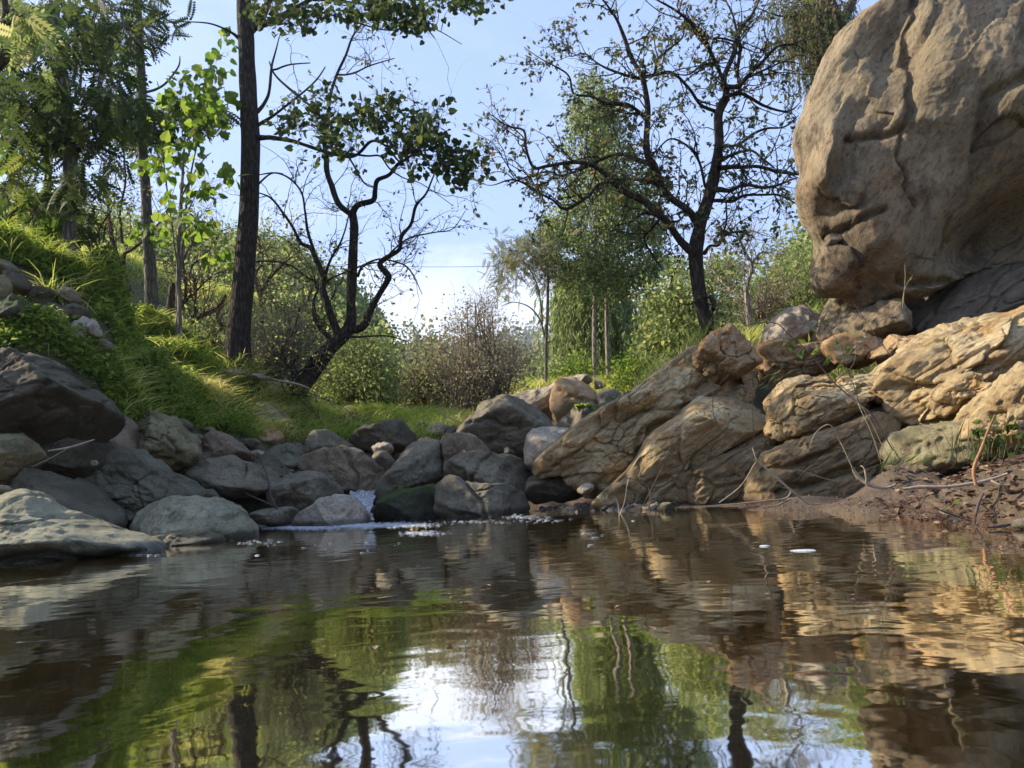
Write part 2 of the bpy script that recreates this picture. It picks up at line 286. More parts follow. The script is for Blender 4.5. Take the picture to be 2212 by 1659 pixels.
tag(mesh('ground', np.stack([gx, gy, gz], -1).reshape(-1, 3), gridfaces(len(ax), len(ay))[:, ::-1], m_soil), kind='structure')
# ------------------------------------------------------------------ rocks
def seg_d(px, py, pl):
    d = np.full(px.shape, 1e9)
    for (a, b), (c, e) in zip(pl[:-1], pl[1:]):
        vx, vy = c-a, e-b; t = np.clip(((px-a)*vx+(py-b)*vy)/(vx*vx+vy*vy+1e-9), 0, 1)
        d = np.minimum(d, np.hypot(px-a-t*vx, py-b-t*vy))
    return d
RID = [0]
def rock(label, k, outline, Y, mat='grey', T=None, name='boulder', e=.72, cuts=5, rough=1., strata=None, feats=(), n=None, tilt=0., ctr=None, cat='boulder', group=None, yrot=0., ridge=1., facet=.8, edge=1., back=.7):
    """closed stone whose outline was read off the photo, given its own distance Y, depth T and relief"""
    RID[0] += 1; rg = np.random.RandomState(RID[0]*7+3)
    o = Z(k, outline); w = P(o[:, 0], o[:, 1], Y); x, z = w[:, 0], w[:, 2]
    if ctr is None:
        a = x*np.roll(z, -1)-np.roll(x, -1)*z; A = a.sum()/2; cx = ((x+np.roll(x, -1))*a).sum()/(6*A); cz = ((z+np.roll(z, -1))*a).sum()/(6*A)
    else: q = Z(k, [ctr]); cw = P(q[0, 0], q[0, 1], Y); cx, cz = cw[0], cw[2]
    ext = max(np.ptp(x), np.ptp(z)); sml = min(np.ptp(x), np.ptp(z))
    if T is None: T = .5*math.sqrt(ext*sml)
    pxs = ext*F/Y*.463
    if n is None: n = int(np.clip(pxs*.62, 16, 190))
    nt_ = 2*n; th = np.linspace(0, 2*np.pi, nt_, endpoint=False); R = np.zeros(nt_)
    dx, dz = np.cos(th), np.sin(th); x2, z2 = np.roll(x, -1), np.roll(z, -1)
    for i in range(len(x)):
        ax_, az_ = x[i]-cx, z[i]-cz; bx, bz = x2[i]-x[i], z2[i]-z[i]; den = dx*bz-dz*bx
        den = np.where(abs(den) < 1e-12, 1e-12, den); t = (ax_*bz-az_*bx)/den; u = (ax_*dz-az_*dx)/den
        ok = (t > 0) & (u >= -1e-6) & (u <= 1+1e-6); R = np.where(ok & (t > R), t, R)
    R = np.where(R <= 0, R[R > 0].mean(), R)
    kw = max(1, n//70); ker = np.ones(2*kw+1)/(2*kw+1); R = np.convolve(np.concatenate([R[-kw:], R, R[:kw]]), ker, 'valid')
    ph = np.linspace(1e-3, np.pi-1e-3, n+1)[:, None]
    rho = np.sin(ph)**e; rho[0] = rho[-1] = 0; dd = np.sign(np.cos(ph))*abs(np.cos(ph))**e
    V = np.stack([rho*(R*dx)[None], -T*np.where(dd < 0, back, 1.)*dd+0*R[None], rho*(R*dz)[None]], -1)
    if tilt: V[..., 1] += tilt*V[..., 2]        # lean the stone back or forward
    if yrot: V[..., 1] += yrot*V[..., 0]
    U = V/np.array([ext/2, T, max(np.ptp(z)/2, .05)])
    for _ in range(cuts):
        nn = rg.normal(size=3); nn[1] = -abs(nn[1])-.5; nn /= np.linalg.norm(nn); d0 = rg.uniform(.52, .80)
        s = U@nn; f = np.where(s > d0, d0/np.maximum(s, 1e-6), 1); f = 1-(1-f)*.9; V = V*f[..., None]; U = U*f[..., None]
    off = rg.uniform(0, 50, 3); sz = math.sqrt(ext*sml)
    Nrm = V/np.maximum(np.linalg.norm(V/np.array([1, 1, 1]), axis=-1, keepdims=True), 1e-6)
    Q = V.copy()
    if strata:
        ca, sa = math.cos(strata[0]), math.sin(strata[0]); al = Q[..., 0]*ca+Q[..., 2]*sa; ac = -Q[..., 0]*sa+Q[..., 2]*ca
        Q = np.stack([al/strata[1], Q[..., 1], ac], -1)
    lo = fbm(Q*2.2/sz+off, 3, RID[0]); md = fbm(Q*(7/sz)+off, 4, RID[0]+5); hi = fbm(Q*26+off, 3, 11)
    hf = 1-2*abs(noise(V*17+off, 12)); dsp = rough*(sz*(.045*lo+.022*md)+.0065*hi+.006*hf)
    if strata:
        pass
        fa = fbm(Q*np.array([24, 24, 40])+off, 3, 91); wp = Q*3.4/max(sz, .9)*1.3+off+.35*np.stack([noise(Q*3+off, 21), noise(Q*3+off, 22), noise(Q*3+off, 23)], -1)
        h1, e1 = facets(wp, 5); h2, e2 = facets(wp*2.7+3, 9); pz = np.clip(.5+1.6*fbm(Q*1.3/sz+off, 2, 44), 0, 1)
        dsp = dsp+ridge*rough*(sz*.035*h1+sz*.013*h2*pz+.008*fa-edge*sz*.030*np.exp(-(e1/.045)**2)-edge*sz*.014*pz*np.exp(-(e2/.06)**2))
    else:
        wp = V*2.6/sz+off+.3*np.stack([noise(V*3/sz+off, 21), noise(V*3/sz+off, 22), noise(V*3/sz+off, 23)], -1); h1, e1 = facets(wp, 5)
        dsp = dsp+rough*facet*sz*(.028*h1-.010*np.exp(-(e1/.04)**2))
    V = V+Nrm*dsp[..., None]
    V += np.array([cx, Y, cz])
    if feats:
        px, py = proj(V); fr = (dd > -.1)
        for ft in feats:
            if ft[0] == 'b':
                q = Z(k, [(ft[1], ft[2])])[0]; sc = ZT[k][2]; an = math.radians(ft[5]); ux, uy = (px-q[0])/sc, (py-q[1])/sc
                al = ux*math.cos(an)+uy*math.sin(an); ac = -ux*math.sin(an)+uy*math.cos(an)
                g = np.exp(-((al/ft[3])**2+(ac/ft[4])**2)**(2 if len(ft) > 7 else 1))*ft[6]
            else:
                q = Z(k, ft[1]); d = seg_d(px+8*noise(V*6, 3), py+8*noise(V*6+9, 4), [tuple(a) for a in q])/ZT[k][2]; g = -ft[3]*np.exp(-(d/ft[2])**2)
            V[..., 1] -= np.where(fr, g, 0)
    V = V.reshape(-1, 3); Fq = gridfaces(n+1, nt_, True)
    ob = mesh(name, V, Fq, RM[mat], origin=(float(cx), float(Y), float(cz)))
    return tag(ob, label, cat, group)
# ------------------------------------------------------------------ water
m_water, nt, out_ = newmat('pool_water')
co = N(nt, 'ShaderNodeNewGeometry').outputs['Position']
w1m = N(nt, 'ShaderNodeMapping'); w1m.inputs['Scale'].default_value = (1, 1.15, 1); L(nt, co, w1m.inputs[0])
w1 = tnoise(nt, w1m.outputs[0], 3.4, 2, .45, .5); w2 = tnoise(nt, w1m.outputs[0], 11, 2, .5, .3); w3 = tnoise(nt, co, .9, 2, .5)
rip = math_(nt, 'ADD', math_(nt, 'MULTIPLY', w1, 1.), math_(nt, 'ADD', math_(nt, 'MULTIPLY', w2, .17), math_(nt, 'MULTIPLY', w3, 1.2)))
bp = N(nt, 'ShaderNodeBump', Strength=1., Distance=.0029); L(nt, rip, bp.inputs['Height'])
fr = N(nt, 'ShaderNodeFresnel', IOR=1.45); L(nt, bp.outputs[0], fr.inputs['Normal'])
fm = N(nt, 'ShaderNodeMapRange'); fm.inputs['To Min'].default_value = .09; fm.inputs['To Max'].default_value = .97; L(nt, math_(nt, 'POWER', fr.outputs[0], .82), fm.inputs[0])
gl = N(nt, 'ShaderNodeBsdfGlossy', Roughness=.035); gl.inputs['Color'].default_value = (1., .96, .88, 1); L(nt, bp.outputs[0], gl.inputs['Normal'])
tr = N(nt, 'ShaderNodeBsdfTransparent'); tr.inputs[0].default_value = (.88, .79, .52, 1)
df = N(nt, 'ShaderNodeBsdfDiffuse'); df.inputs[0].default_value = (.185, .14, .03, 1)
m1 = N(nt, 'ShaderNodeMixShader'); m1.inputs[0].default_value = .45; L(nt, tr.outputs[0], m1.inputs[1]); L(nt, df.outputs[0], m1.inputs[2])
m2 = N(nt, 'ShaderNodeMixShader'); L(nt, fm.outputs[0], m2.inputs[0]); L(nt, m1.outputs[0], m2.inputs[1]); L(nt, gl.outputs[0], m2.inputs[2]); L(nt, m2.outputs[0], out_.inputs[0])
wx = np.linspace(-7, 7, 60); wy = np.linspace(-9, 10.2, 80); a, b_ = np.meshgrid(wx, wy, indexing='ij')
tag(mesh('water', np.stack([a, b_, 0*a], -1).reshape(-1, 3), gridfaces(60, 80)[:, ::-1], m_water), kind='structure')
# ------------------------------------------------------------------ boulders of the left bank (view 5)
R = rock
R('huge dark boulder at the left edge, largest of the left bank', 5, [(-220, 640), (-60, 600), (0, 598), (80, 610), (200, 660), (330, 750), (440, 830), (490, 900), (505, 970), (470, 1015), (380, 1045), (240, 1060), (0, 1040), (-220, 980)], 6.7, 'dark', T=.9, strata=(.5, 2.4), feats=[('b', 250, 700, 260, 60, 35, .14), ('c', [(170, 830), (300, 860), (400, 960)], 16, .03)], cuts=3)
R('mottled mossy rock at the left edge under the huge dark boulder', 5, [(-120, 980), (40, 975), (120, 1020), (175, 1080), (160, 1130), (60, 1200), (-120, 1210)], 6.1, 'olive', T=.4)
R('dark brown rock wedged beneath the huge dark boulder', 5, [(120, 1130), (230, 1050), (400, 1020), (490, 1040), (485, 1130), (430, 1190), (300, 1215), (160, 1190)], 7.1, 'dark', T=.4)
R('dark sloping rock behind the pale grey-green boulder at the left edge', 5, [(-40, 1300), (10, 1210), (60, 1165), (120, 1152), (230, 1180), (300, 1225), (420, 1305), (555, 1390), (560, 1440), (400, 1450), (200, 1420), (0, 1400)], 6.2, 'dark', T=.55, cuts=3)
R('narrow dark stone ridge between two larger sloping rocks', 5, [(240, 1195), (300, 1185), (400, 1228), (500, 1310), (578, 1378), (560, 1420), (430, 1360), (300, 1260)], 6.6, 'dark', T=.3)
R('small dark stone at the left edge above the pale grey-green boulder', 5, [(-60, 1230), (0, 1238), (45, 1262), (68, 1295), (20, 1330), (-60, 1330)], 5.5, 'dark', T=.2)
R('broad slate grey triangular boulder left of the pool', 5, [(385, 1235), (440, 1140), (510, 1085), (580, 1075), (660, 1098), (800, 1190), (900, 1245), (965, 1295), (900, 1380), (620, 1420), (500, 1370)], 7.5, 'slate', T=.6, cuts=4, strata=(-.3, 2), feats=[('c', [(640, 1230), (655, 1300), (670, 1340)], 7, .04), ('c', [(430, 1240), (560, 1180), (700, 1280)], 12, .03)])
R('smooth rounded pale boulder at the water with lichen patches', 5, [(550, 1430), (575, 1370), (700, 1312), (850, 1288), (980, 1288), (1080, 1330), (1170, 1388), (1222, 1440), (1200, 1500), (1000, 1530), (700, 1530), (560, 1500)], 6.35, 'pale', T=.45, cuts=1, e=.85)
R('low flat yellowish stone at the foot of the smooth pale boulder', 5, [(625, 1480), (690, 1452), (790, 1436), (900, 1430), (1000, 1460), (1050, 1495), (1000, 1540), (750, 1550)], 5.85, 'olive', T=.3, feats=[('c', [(750, 1510), (790, 1460), (840, 1440)], 9, .04)])
R('large pale grey-green boulder in the left foreground at the water', 5, [(-260, 1260), (-60, 1282), (60, 1292), (150, 1312), (300, 1365), (400, 1395), (550, 1448), (690, 1495), (745, 1530), (700, 1590), (400, 1680), (0, 1700), (-260, 1700)], 5.0, 'pale', T=.6, cuts=3, feats=[('b', 120, 1380, 200, 90, 20, .10), ('c', [(0, 1570), (250, 1560), (450, 1590), (640, 1550)], 22, .10), ('b', 350, 1620, 330, 40, 5, -.09)])
R('olive rounded boulder with layered crinkled surface on the left bank', 5, [(582, 915), (650, 888), (740, 898), (820, 948), (880, 1010), (918, 1075), (880, 1130), (790, 1170), (700, 1130), (640, 1060), (608, 975)], 8.5, 'olive', T=.5, cuts=2, rough=1.5, strata=(-.35, 2.5))
R('reddish brown boulder squeezed beside the huge dark boulder', 5, [(490, 900), (550, 888), (600, 925), (625, 1000), (642, 1085), (560, 1100), (480, 1060)], 8.0, 'pink', T=.4)
R('light grey-pink pointed boulder below the grass', 5, [(915, 1085), (960, 1020), (1020, 983), (1080, 1000), (1140, 1060), (1215, 1130), (1100, 1150), (980, 1140)], 9.7, 'pink', T=.45, cuts=6)
R('wide grey-brown boulder overhanging a black hollow left of the cascade', 5, [(865, 1180), (900, 1140), (980, 1115), (1080, 1108), (1140, 1130), (1244, 1155), (1320, 1215), (1260, 1260), (1130, 1290), (1000, 1272), (900, 1235)], 9.0, 'grey', T=.5, cuts=2, feats=[('c', [(1120, 1120), (1150, 1170), (1130, 1230)], 9, .05)])
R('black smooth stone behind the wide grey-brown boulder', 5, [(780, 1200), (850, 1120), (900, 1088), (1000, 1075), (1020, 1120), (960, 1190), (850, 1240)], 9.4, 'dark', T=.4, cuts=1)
R('small grey stone at the lower edge of the grass', 5, [(805, 940), (850, 918), (890, 945), (895, 985), (850, 995)], 9.2, 'slate', T=.2, name='stone', cat='stone')
R('small dark stone in the hollow behind the smooth pale boulder', 5, [(915, 1290), (950, 1255), (985, 1253), (1030, 1300), (960, 1330)], 7.2, 'dark', T=.2, name='stone', cat='stone')
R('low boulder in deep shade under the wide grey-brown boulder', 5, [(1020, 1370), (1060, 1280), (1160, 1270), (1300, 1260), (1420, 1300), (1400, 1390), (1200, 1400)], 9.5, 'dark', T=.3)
# fieldstones showing through the weeds of the left bank
R('grey stone topmost in the weeds at the left edge', 5, [(-50, 190), (0, 178), (35, 185), (78, 225), (60, 250), (-50, 250)], 8.0, 'grey', T=.25, name='stone', cat='stone')
R('dark rounded stone second from the top in the weeds at the left edge', 5, [(25, 270), (60, 233), (110, 258), (130, 310), (90, 335), (30, 330)], 8.0, 'dark', T=.25, name='stone', cat='stone')
R('buff upright stone cut by the left edge high on the bank', 5, [(-60, 250), (5, 243), (25, 270), (27, 340), (0, 400), (-60, 410)], 7.6, 'olive', T=.25, name='stone', cat='stone')
R('large mossy stone on the weedy bank at the left', 5, [(-20, 380), (30, 355), (85, 352), (140, 390), (200, 455), (205, 505), (120, 530), (20, 480)], 7.5, 'moss', T=.3)
R('reddish stone under the overhanging weeds high on the bank', 5, [(278, 335), (300, 305), (345, 318), (365, 360), (350, 385), (295, 385)], 8.3, 'pink', T=.2, name='stone', cat='stone')
R('brown angular stone just above the tan block on the bank', 5, [(300, 410), (330, 375), (375, 385), (415, 430), (380, 465), (325, 455)], 8.1, 'dark', T=.2, name='stone', cat='stone')
R('tan squarish stone block in the weedy bank', 5, [(325, 520), (350, 480), (388, 448), (425, 455), (452, 530), (445, 600), (380, 640), (325, 600)], 8.0, 'tan', T=.25, name='stone', cat='stone', cuts=8)
R('thin pale stone leaning on the right of the tan block', 5, [(412, 452), (440, 458), (473, 525), (465, 548), (435, 530)], 7.9, 'tan', T=.12, name='stone', cat='stone')
R('grey brown stone half buried right of the tan block', 5, [(448, 560), (480, 545), (525, 575), (525, 605), (460, 625)], 8.0, 'grey', T=.15, name='stone', cat='stone')
R('dark wedge stone in the hollow of the weedy bank', 5, [(180, 410), (240, 370), (305, 395), (342, 435), (330, 480), (250, 480)], 8.1, 'dark', T=.2, name='stone', cat='stone')
R('flat dark stone shaded under the weeds of the left bank', 5, [(120, 345), (160, 310), (235, 308), (275, 350), (210, 388), (130, 385)], 8.2, 'dark', T=.2, name='stone', cat='stone')
R('pale flat stone at the foot of the thick leaning trunk', 5, [(1000, 720), (1040, 695), (1090, 682), (1150, 690), (1175, 720), (1060, 745)], 12.2, 'tan', T=.25, name='stone', cat='stone')
R('pale flat stone right of the foot of the thick leaning trunk', 5, [(1160, 720), (1190, 708), (1235, 718), (1240, 738), (1180, 745)], 12.3, 'tan', T=.2, name='stone', cat='stone')
# ------------------------------------------------------------------ boulders of the middle pile (view 6)
R('large dark rounded boulder highest in the middle of the pile', 6, [(1560, 690), (1640, 590), (1750, 498), (1860, 440), (1960, 450), (2100, 515), (2200, 585), (2240, 650), (2160, 760), (2040, 850), (1800, 850), (1600, 760)], 11, 'grey', T=.8, cuts=3, feats=[('c', [(1650, 600), (1800, 590), (1980, 640)], 14, .05)])
R('black angular boulder below the sunlit grass edge', 6, [(840, 720), (920, 650), (1060, 598), (1155, 583), (1200, 600), (1260, 660), (1320, 712), (1240, 780), (1130, 840), (1000, 800), (900, 770)], 12, 'dark', T=.5, cuts=8, feats=[('c', [(1000, 640), (1060, 680), (1110, 740)], 12, .04)])
R('dark grey boulder with a pale speckled flank left of the black angular boulder', 6, [(565, 810), (590, 720), (640, 660), (690, 643), (760, 680), (830, 735), (900, 775), (820, 800), (660, 840), (580, 830)], 11.4, 'grey', T=.4, cuts=6)
R('reddish brown boulder split by a curved seam', 6, [(490, 895), (560, 828), (700, 772), (820, 758), (900, 775), (1000, 860), (1098, 950), (1095, 1040), (1000, 1070), (850, 1080), (720, 1040), (590, 930)], 10.2, 'pink', T=.5, cuts=3, feats=[('c', [(780, 765), (860, 840), (890, 930), (890, 1060)], 12, .09), ('b', 980, 940, 110, 110, 0, -.06)])
R('small tan stone with dark bands above a round brown stone', 6, [(993, 800), (1010, 742), (1070, 728), (1130, 745), (1147, 790), (1120, 835), (1020, 838)], 11.3, 'tan', T=.2, name='stone', cat='stone')
R('round brown stone under the small banded tan stone', 6, [(998, 850), (1020, 803), (1070, 790), (1120, 820), (1147, 860), (1140, 920), (1090, 950), (1030, 910)], 11, 'grey', T=.25, name='stone', cat='stone', cuts=2)
R('tall dark boulder on the right of the cascade', 6, [(1005, 1140), (1040, 1050), (1120, 920), (1170, 810), (1230, 738), (1320, 712), (1430, 722), (1470, 800), (1490, 960), (1470, 1040), (1300, 1090), (1100, 1120), (1030, 1160)], 9.8, 'grey', T=.6, cuts=4)
R('purple-brown boulder with a yellow leaf on it, leaning on the tall dark boulder', 6, [(1425, 830), (1450, 720), (1490, 680), (1560, 670), (1680, 708), (1740, 748), (1795, 810), (1720, 870), (1560, 900), (1490, 1000), (1450, 980)], 9.7, 'pink', T=.4, cuts=5)
R('squarish grey boulder with fine cracks in the second row', 6, [(1495, 910), (1520, 850), (1600, 812), (1780, 803), (1900, 812), (2000, 838), (2045, 900), (2062, 980), (2080, 1100), (1900, 1100), (1700, 1060), (1540, 1000)], 9.25, 'grey', T=.5, e=.6, cuts=4, feats=[('c', [(1790, 810), (1700, 880), (1660, 950), (1680, 1000)], 9, .06), ('c', [(1510, 880), (1600, 900), (1640, 980)], 8, .04)])
R('cracked grey boulder at the water, right of the mossy rock', 6, [(1412, 1090), (1430, 1000), (1500, 953), (1560, 955), (1620, 1005), (1720, 1012), (1900, 1012), (2020, 1058), (2068, 1110), (2055, 1180), (1960, 1250), (1700, 1270), (1480, 1250), (1430, 1190)], 8.5, 'grey', T=.45, e=.65, cuts=3, feats=[('c', [(1570, 960), (1660, 1060), (1740, 1170), (1760, 1240)], 11, .08), ('c', [(1690, 1060), (1780, 1020), (1900, 1015)], 8, .04)])
R('low black rock capped with bright green moss beside the cascade', 6, [(960, 1240), (1000, 1160), (1080, 1090), (1250, 1048), (1400, 1018), (1450, 1040), (1470, 1200), (1440, 1290), (1200, 1300), (990, 1290)], 8.8, 'moss', T=.4, cuts=3)
R('round brown boulder left of the cascade', 6, [(318, 1085), (330, 1020), (390, 958), (480, 913), (560, 903), (640, 928), (740, 998), (815, 1078), (780, 1160), (620, 1200), (500, 1210), (420, 1190), (350, 1140)], 9.2, 'grey', T=.5, cuts=3)
R('smooth brown wedge boulder standing in the foam', 6, [(440, 1290), (560, 1180), (680, 1110), (780, 1078), (835, 1082), (900, 1130), (960, 1195), (975, 1260), (900, 1320), (460, 1330)], 8.0, 'tan', T=.4, cuts=2, e=.8)
R('flat low stone touching the left side of the foam', 6, [(160, 1210), (260, 1170), (400, 1158), (485, 1170), (520, 1210), (480, 1280), (300, 1290), (180, 1265)], 8.35, 'grey', T=.25, cuts=3)
R('blue-grey round stone in the middle of the left pile', 6, [(295, 850), (310, 790), (370, 750), (450, 745), (540, 785), (585, 830), (540, 900), (430, 960), (330, 920)], 10.8, 'slate', T=.35, cuts=2, feats=[('c', [(300, 850), (430, 800), (540, 850)], 7, .03)])
R('smooth oval boulder with an orange tint at the edge of the grass', 6, [(150, 665), (180, 618), (240, 602), (330, 622), (410, 668), (432, 722), (380, 758), (300, 768), (210, 730)], 11.4, 'orange', T=.3, cuts=1, e=.85)
R('broad olive boulder half hidden in the long grass', 6, [(120, 480), (200, 450), (300, 458), (400, 528), (462, 600), (478, 665), (420, 700), (300, 640), (150, 620)], 11.9, 'olive', T=.5, cuts=6)
R('weathered boulder behind the grass tips in the sun', 6, [(745, 545), (830, 490), (930, 498), (1000, 555), (1045, 605), (980, 650), (850, 640)], 15, 'tan', T=.4, cuts=5)
R('creamy white angular stone in the sun at the head of the pile', 6, [(1335, 710), (1370, 640), (1420, 603), (1510, 618), (1500, 690), (1420, 730)], 13, 'tan', T=.25, cuts=9, name='stone', cat='stone')
R('dark flat stone right of the creamy white stone', 6, [(1470, 700), (1500, 618), (1580, 640), (1590, 690), (1540, 720)], 12.9, 'dark', T=.2, name='stone', cat='stone')
R('grey stone left of the creamy white stone', 6, [(1262, 655), (1330, 603), (1385, 610), (1380, 680), (1310, 720)], 13.3, 'grey', T=.25, name='stone', cat='stone')
R('flat grey stone behind the blue-grey round stone', 6, [(430, 750), (510, 733), (575, 780), (575, 825), (480, 810)], 11.2, 'grey', T=.2, name='stone', cat='stone')
R('grey cobble behind the light grey-pink pointed boulder', 6, [(110, 735), (185, 700), (250, 728), (265, 775), (170, 790)], 10.7, 'grey', T=.2, name='stone', cat='stone')
R('low grey slab stone behind the tall dark boulder', 6, [(1280, 760), (1340, 700), (1440, 695), (1475, 730), (1420, 780), (1320, 800)], 11, 'dark', T=.3, name='stone', cat='stone')
R('small pointed grey stone on top of the squarish cracked boulder', 6, [(1875, 830), (1890, 770), (1910, 765), (1945, 800), (1950, 830)], 9.6, 'slate', T=.1, name='stone', cat='stone')
# ------------------------------------------------------------------ right bank (view 7)
R('rough orange boulder in full sun below the two poplars', 7, [(185, 455), (208, 405), (250, 384), (330, 388), (368, 430), (392, 495), (330, 560), (210, 590), (175, 520)], 13, 'orange', T=.55, cuts=6, feats=[('c', [(195, 440), (250, 470), (310, 485)], 9, .10)])
R('broad pinkish tan boulder behind the orange boulder', 7, [(-90, 500), (0, 478), (60, 450), (170, 425), (215, 398), (290, 400), (290, 560), (200, 620), (60, 580)], 14, 'tan', T=.8, cuts=3)
R('pale flat stone on top behind the orange boulder', 7, [(255, 385), (285, 376), (335, 375), (365, 400), (310, 425)], 14.2, 'tan', T=.3, name='stone', cat='stone')
R('small square stone at the foot of the poplars', 7, [(365, 400), (400, 400), (408, 430), (370, 435)], 14, 'tan', T=.15, name='stone', cat='stone')
R('pale flat boulder between the orange boulder and the big slab', 7, [(370, 448), (400, 436), (460, 430), (500, 450), (470, 520), (385, 520)], 12.6, 'tan', T=.4)
R('mossy topped rock tucked behind the big slab', 7, [(170, 610), (210, 568), (280, 515), (345, 498), (400, 505), (420, 600), (250, 650)], 11, 'grey', T=.5, cuts=2)
R('rounded brown boulder end under the lower tip of the big slab', 7, [(70, 760), (73, 650), (105, 598), (180, 582), (280, 575), (330, 640), (220, 780), (110, 790)], 9.4, 'tan', T=.5, cuts=1)
R('dark grey block filling the gap below the big slab', 7, [(60, 900), (90, 800), (220, 780), (330, 800), (360, 880), (280, 910), (120, 930)], 8.9, 'dark', T=.35, cuts=5)
R('the largest leaning slab, grey with an orange broken top', 7, [(82, 800), (92, 755), (150, 700), (240, 610), (330, 528), (480, 428), (600, 348), (720, 268), (820, 213), (940, 188), (1000, 205), (1055, 268), (1112, 330), (1120, 400), (1040, 470), (880, 560), (760, 640), (640, 730), (560, 800), (440, 850), (350, 872), (290, 850), (210, 815), (95, 838)], 8.55, 'slab', T=.85, e=.62, cuts=3, rough=1.25, strata=(.62, 3.2), ctr=(560, 560), name='slab_boulder', cat='rock', n=180,
  feats=[('c', [(1000, 400), (860, 470), (720, 560), (600, 620)], 20, .20), ('c', [(560, 620), (545, 720), (570, 780)], 12, .08), ('b', 940, 300, 150, 60, -32, .08), ('b', 860, 420, 160, 30, -30, -.10), ('b', 480, 760, 120, 70, -20, .10), ('c', [(560, 560), (640, 480), (860, 400)], 12, .06)])
R('ochre broken cap of rock on the crest of the largest slab', 7, [(780, 300), (830, 240), (930, 200), (990, 212), (1040, 270), (1070, 310), (1000, 350), (900, 390), (800, 440), (740, 400)], 8.3, 'ochre', T=.55, e=.62, cuts=6, rough=1.9, strata=(.62, 2.6), name='slab_boulder', cat='rock')
R('second leaning slab, smooth buff tongue running down to the water', 7, [(305, 965), (400, 880), (500, 800), (560, 720), (600, 640), (740, 530), (860, 440), (960, 368), (1050, 340), (1105, 370), (1130, 450), (1118, 560), (1000, 655), (850, 745), (705, 800), (690, 860), (690, 980), (560, 985), (430, 975)], 7.9, 'slab', T=.7, e=.7, cuts=2, rough=.7, ridge=.7, strata=(.62, 3.4), ctr=(760, 660), name='slab_boulder', cat='rock', n=170,
  feats=[('b', 780, 600, 260, 90, -38, .12), ('c', [(560, 730), (500, 820), (380, 900)], 14, .06), ('c', [(680, 820), (600, 850), (600, 960)], 14, .10)])
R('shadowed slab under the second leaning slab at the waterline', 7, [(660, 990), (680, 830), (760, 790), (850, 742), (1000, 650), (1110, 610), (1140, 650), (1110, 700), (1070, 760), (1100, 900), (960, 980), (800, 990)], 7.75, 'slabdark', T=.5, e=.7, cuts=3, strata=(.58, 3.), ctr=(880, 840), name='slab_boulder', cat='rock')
R('cracked cream slab in the middle of the right bank', 7, [(1112, 620), (1118, 540), (1135, 470), (1180, 428), (1280, 368), (1400, 308), (1500, 320), (1555, 390), (1545, 470), (1480, 535), (1350, 605), (1200, 662), (1135, 662)], 7.3, 'slab', T=.6, e=.62, cuts=3, rough=1.1, strata=(.5, 2.6), ctr=(1320, 490), name='slab_boulder', cat='rock', n=130,
  feats=[('c', [(1150, 560), (1250, 580), (1450, 490), (1530, 420)], 10, .05), ('c', [(1200, 440), (1300, 420), (1400, 400)], 8, .04)])
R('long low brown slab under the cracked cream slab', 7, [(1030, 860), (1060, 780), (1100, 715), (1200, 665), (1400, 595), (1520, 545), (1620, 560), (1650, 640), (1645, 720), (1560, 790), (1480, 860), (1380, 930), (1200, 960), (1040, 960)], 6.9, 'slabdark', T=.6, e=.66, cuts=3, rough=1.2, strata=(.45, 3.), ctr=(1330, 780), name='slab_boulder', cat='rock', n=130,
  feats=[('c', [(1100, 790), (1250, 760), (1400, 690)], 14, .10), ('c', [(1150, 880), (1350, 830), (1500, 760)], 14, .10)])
R('big ridged grey slab with a yellow-stained crest at the right', 7, [(1550, 420), (1640, 310), (1800, 218), (1900, 148), (2050, 118), (2180, 112), (2300, 140), (2400, 300), (2300, 400), (2100, 520), (1980, 600), (1880, 640), (1740, 600), (1640, 560)], 6.9, 'slab', T=.8, e=.64, cuts=3, rough=1.2, strata=(.6, 3.2), ctr=(1920, 380), name='slab_boulder', cat='rock', n=170,
  feats=[('b', 2130, 230, 60, 200, 40, .12), ('c', [(1720, 440), (1900, 350), (2050, 260)], 14, .05), ('c', [(1800, 560), (1850, 470), (1960, 380), (2010, 350)], 14, .10), ('b', 1940, 450, 120, 50, -35, .10)])
R('knobbly cream ledge on the face of the big ridged slab', 7, [(1815, 525), (1835, 450), (1900, 385), (1980, 345), (2035, 370), (2020, 430), (1960, 500), (1880, 560)], 6.2, 'slab', T=.35, e=.6, cuts=4, rough=2.2, strata=(.6, 1.6), name='slab_boulder', cat='rock')
R('mossy rock base beneath the knobbly ledge', 7, [(1630, 720), (1650, 640), (1700, 600), (1850, 590), (1950, 570), (2080, 510), (2120, 600), (1980, 710), (1860, 760), (1700, 790)], 6.1, 'olive', T=.45, cuts=5, rough=1.4, ctr=(1850, 660))
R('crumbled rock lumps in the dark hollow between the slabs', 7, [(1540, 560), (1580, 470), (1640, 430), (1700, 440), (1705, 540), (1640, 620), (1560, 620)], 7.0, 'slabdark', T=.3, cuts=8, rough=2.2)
R('sunlit cream rock at the right edge above the debris', 7, [(1930, 680), (1980, 600), (2060, 505), (2212, 368), (2400, 250), (2600, 300), (2600, 640), (2350, 740), (2100, 740)], 5.7, 'slab', T=.55, e=.66, cuts=4, rough=1.5, strata=(.6, 2.2), ctr=(2250, 560), name='slab_boulder', cat='rock')
R('brown slab in shade behind the cracked cream slab', 7, [(1040, 260), (1120, 232), (1200, 262), (1350, 240), (1450, 250), (1420, 330), (1300, 390), (1160, 430), (1090, 380)], 8.9, 'ochre', T=.5, cuts=4, strata=(.5, 2.), name='slab_boulder', cat='rock')
R('bright orange crumbly rock under the overhang', 7, [(1540, 300), (1600, 250), (1650, 200), (1740, 198), (1790, 228), (1740, 290), (1640, 340)], 8.0, 'ochre', T=.4, cuts=7, rough=1.8)
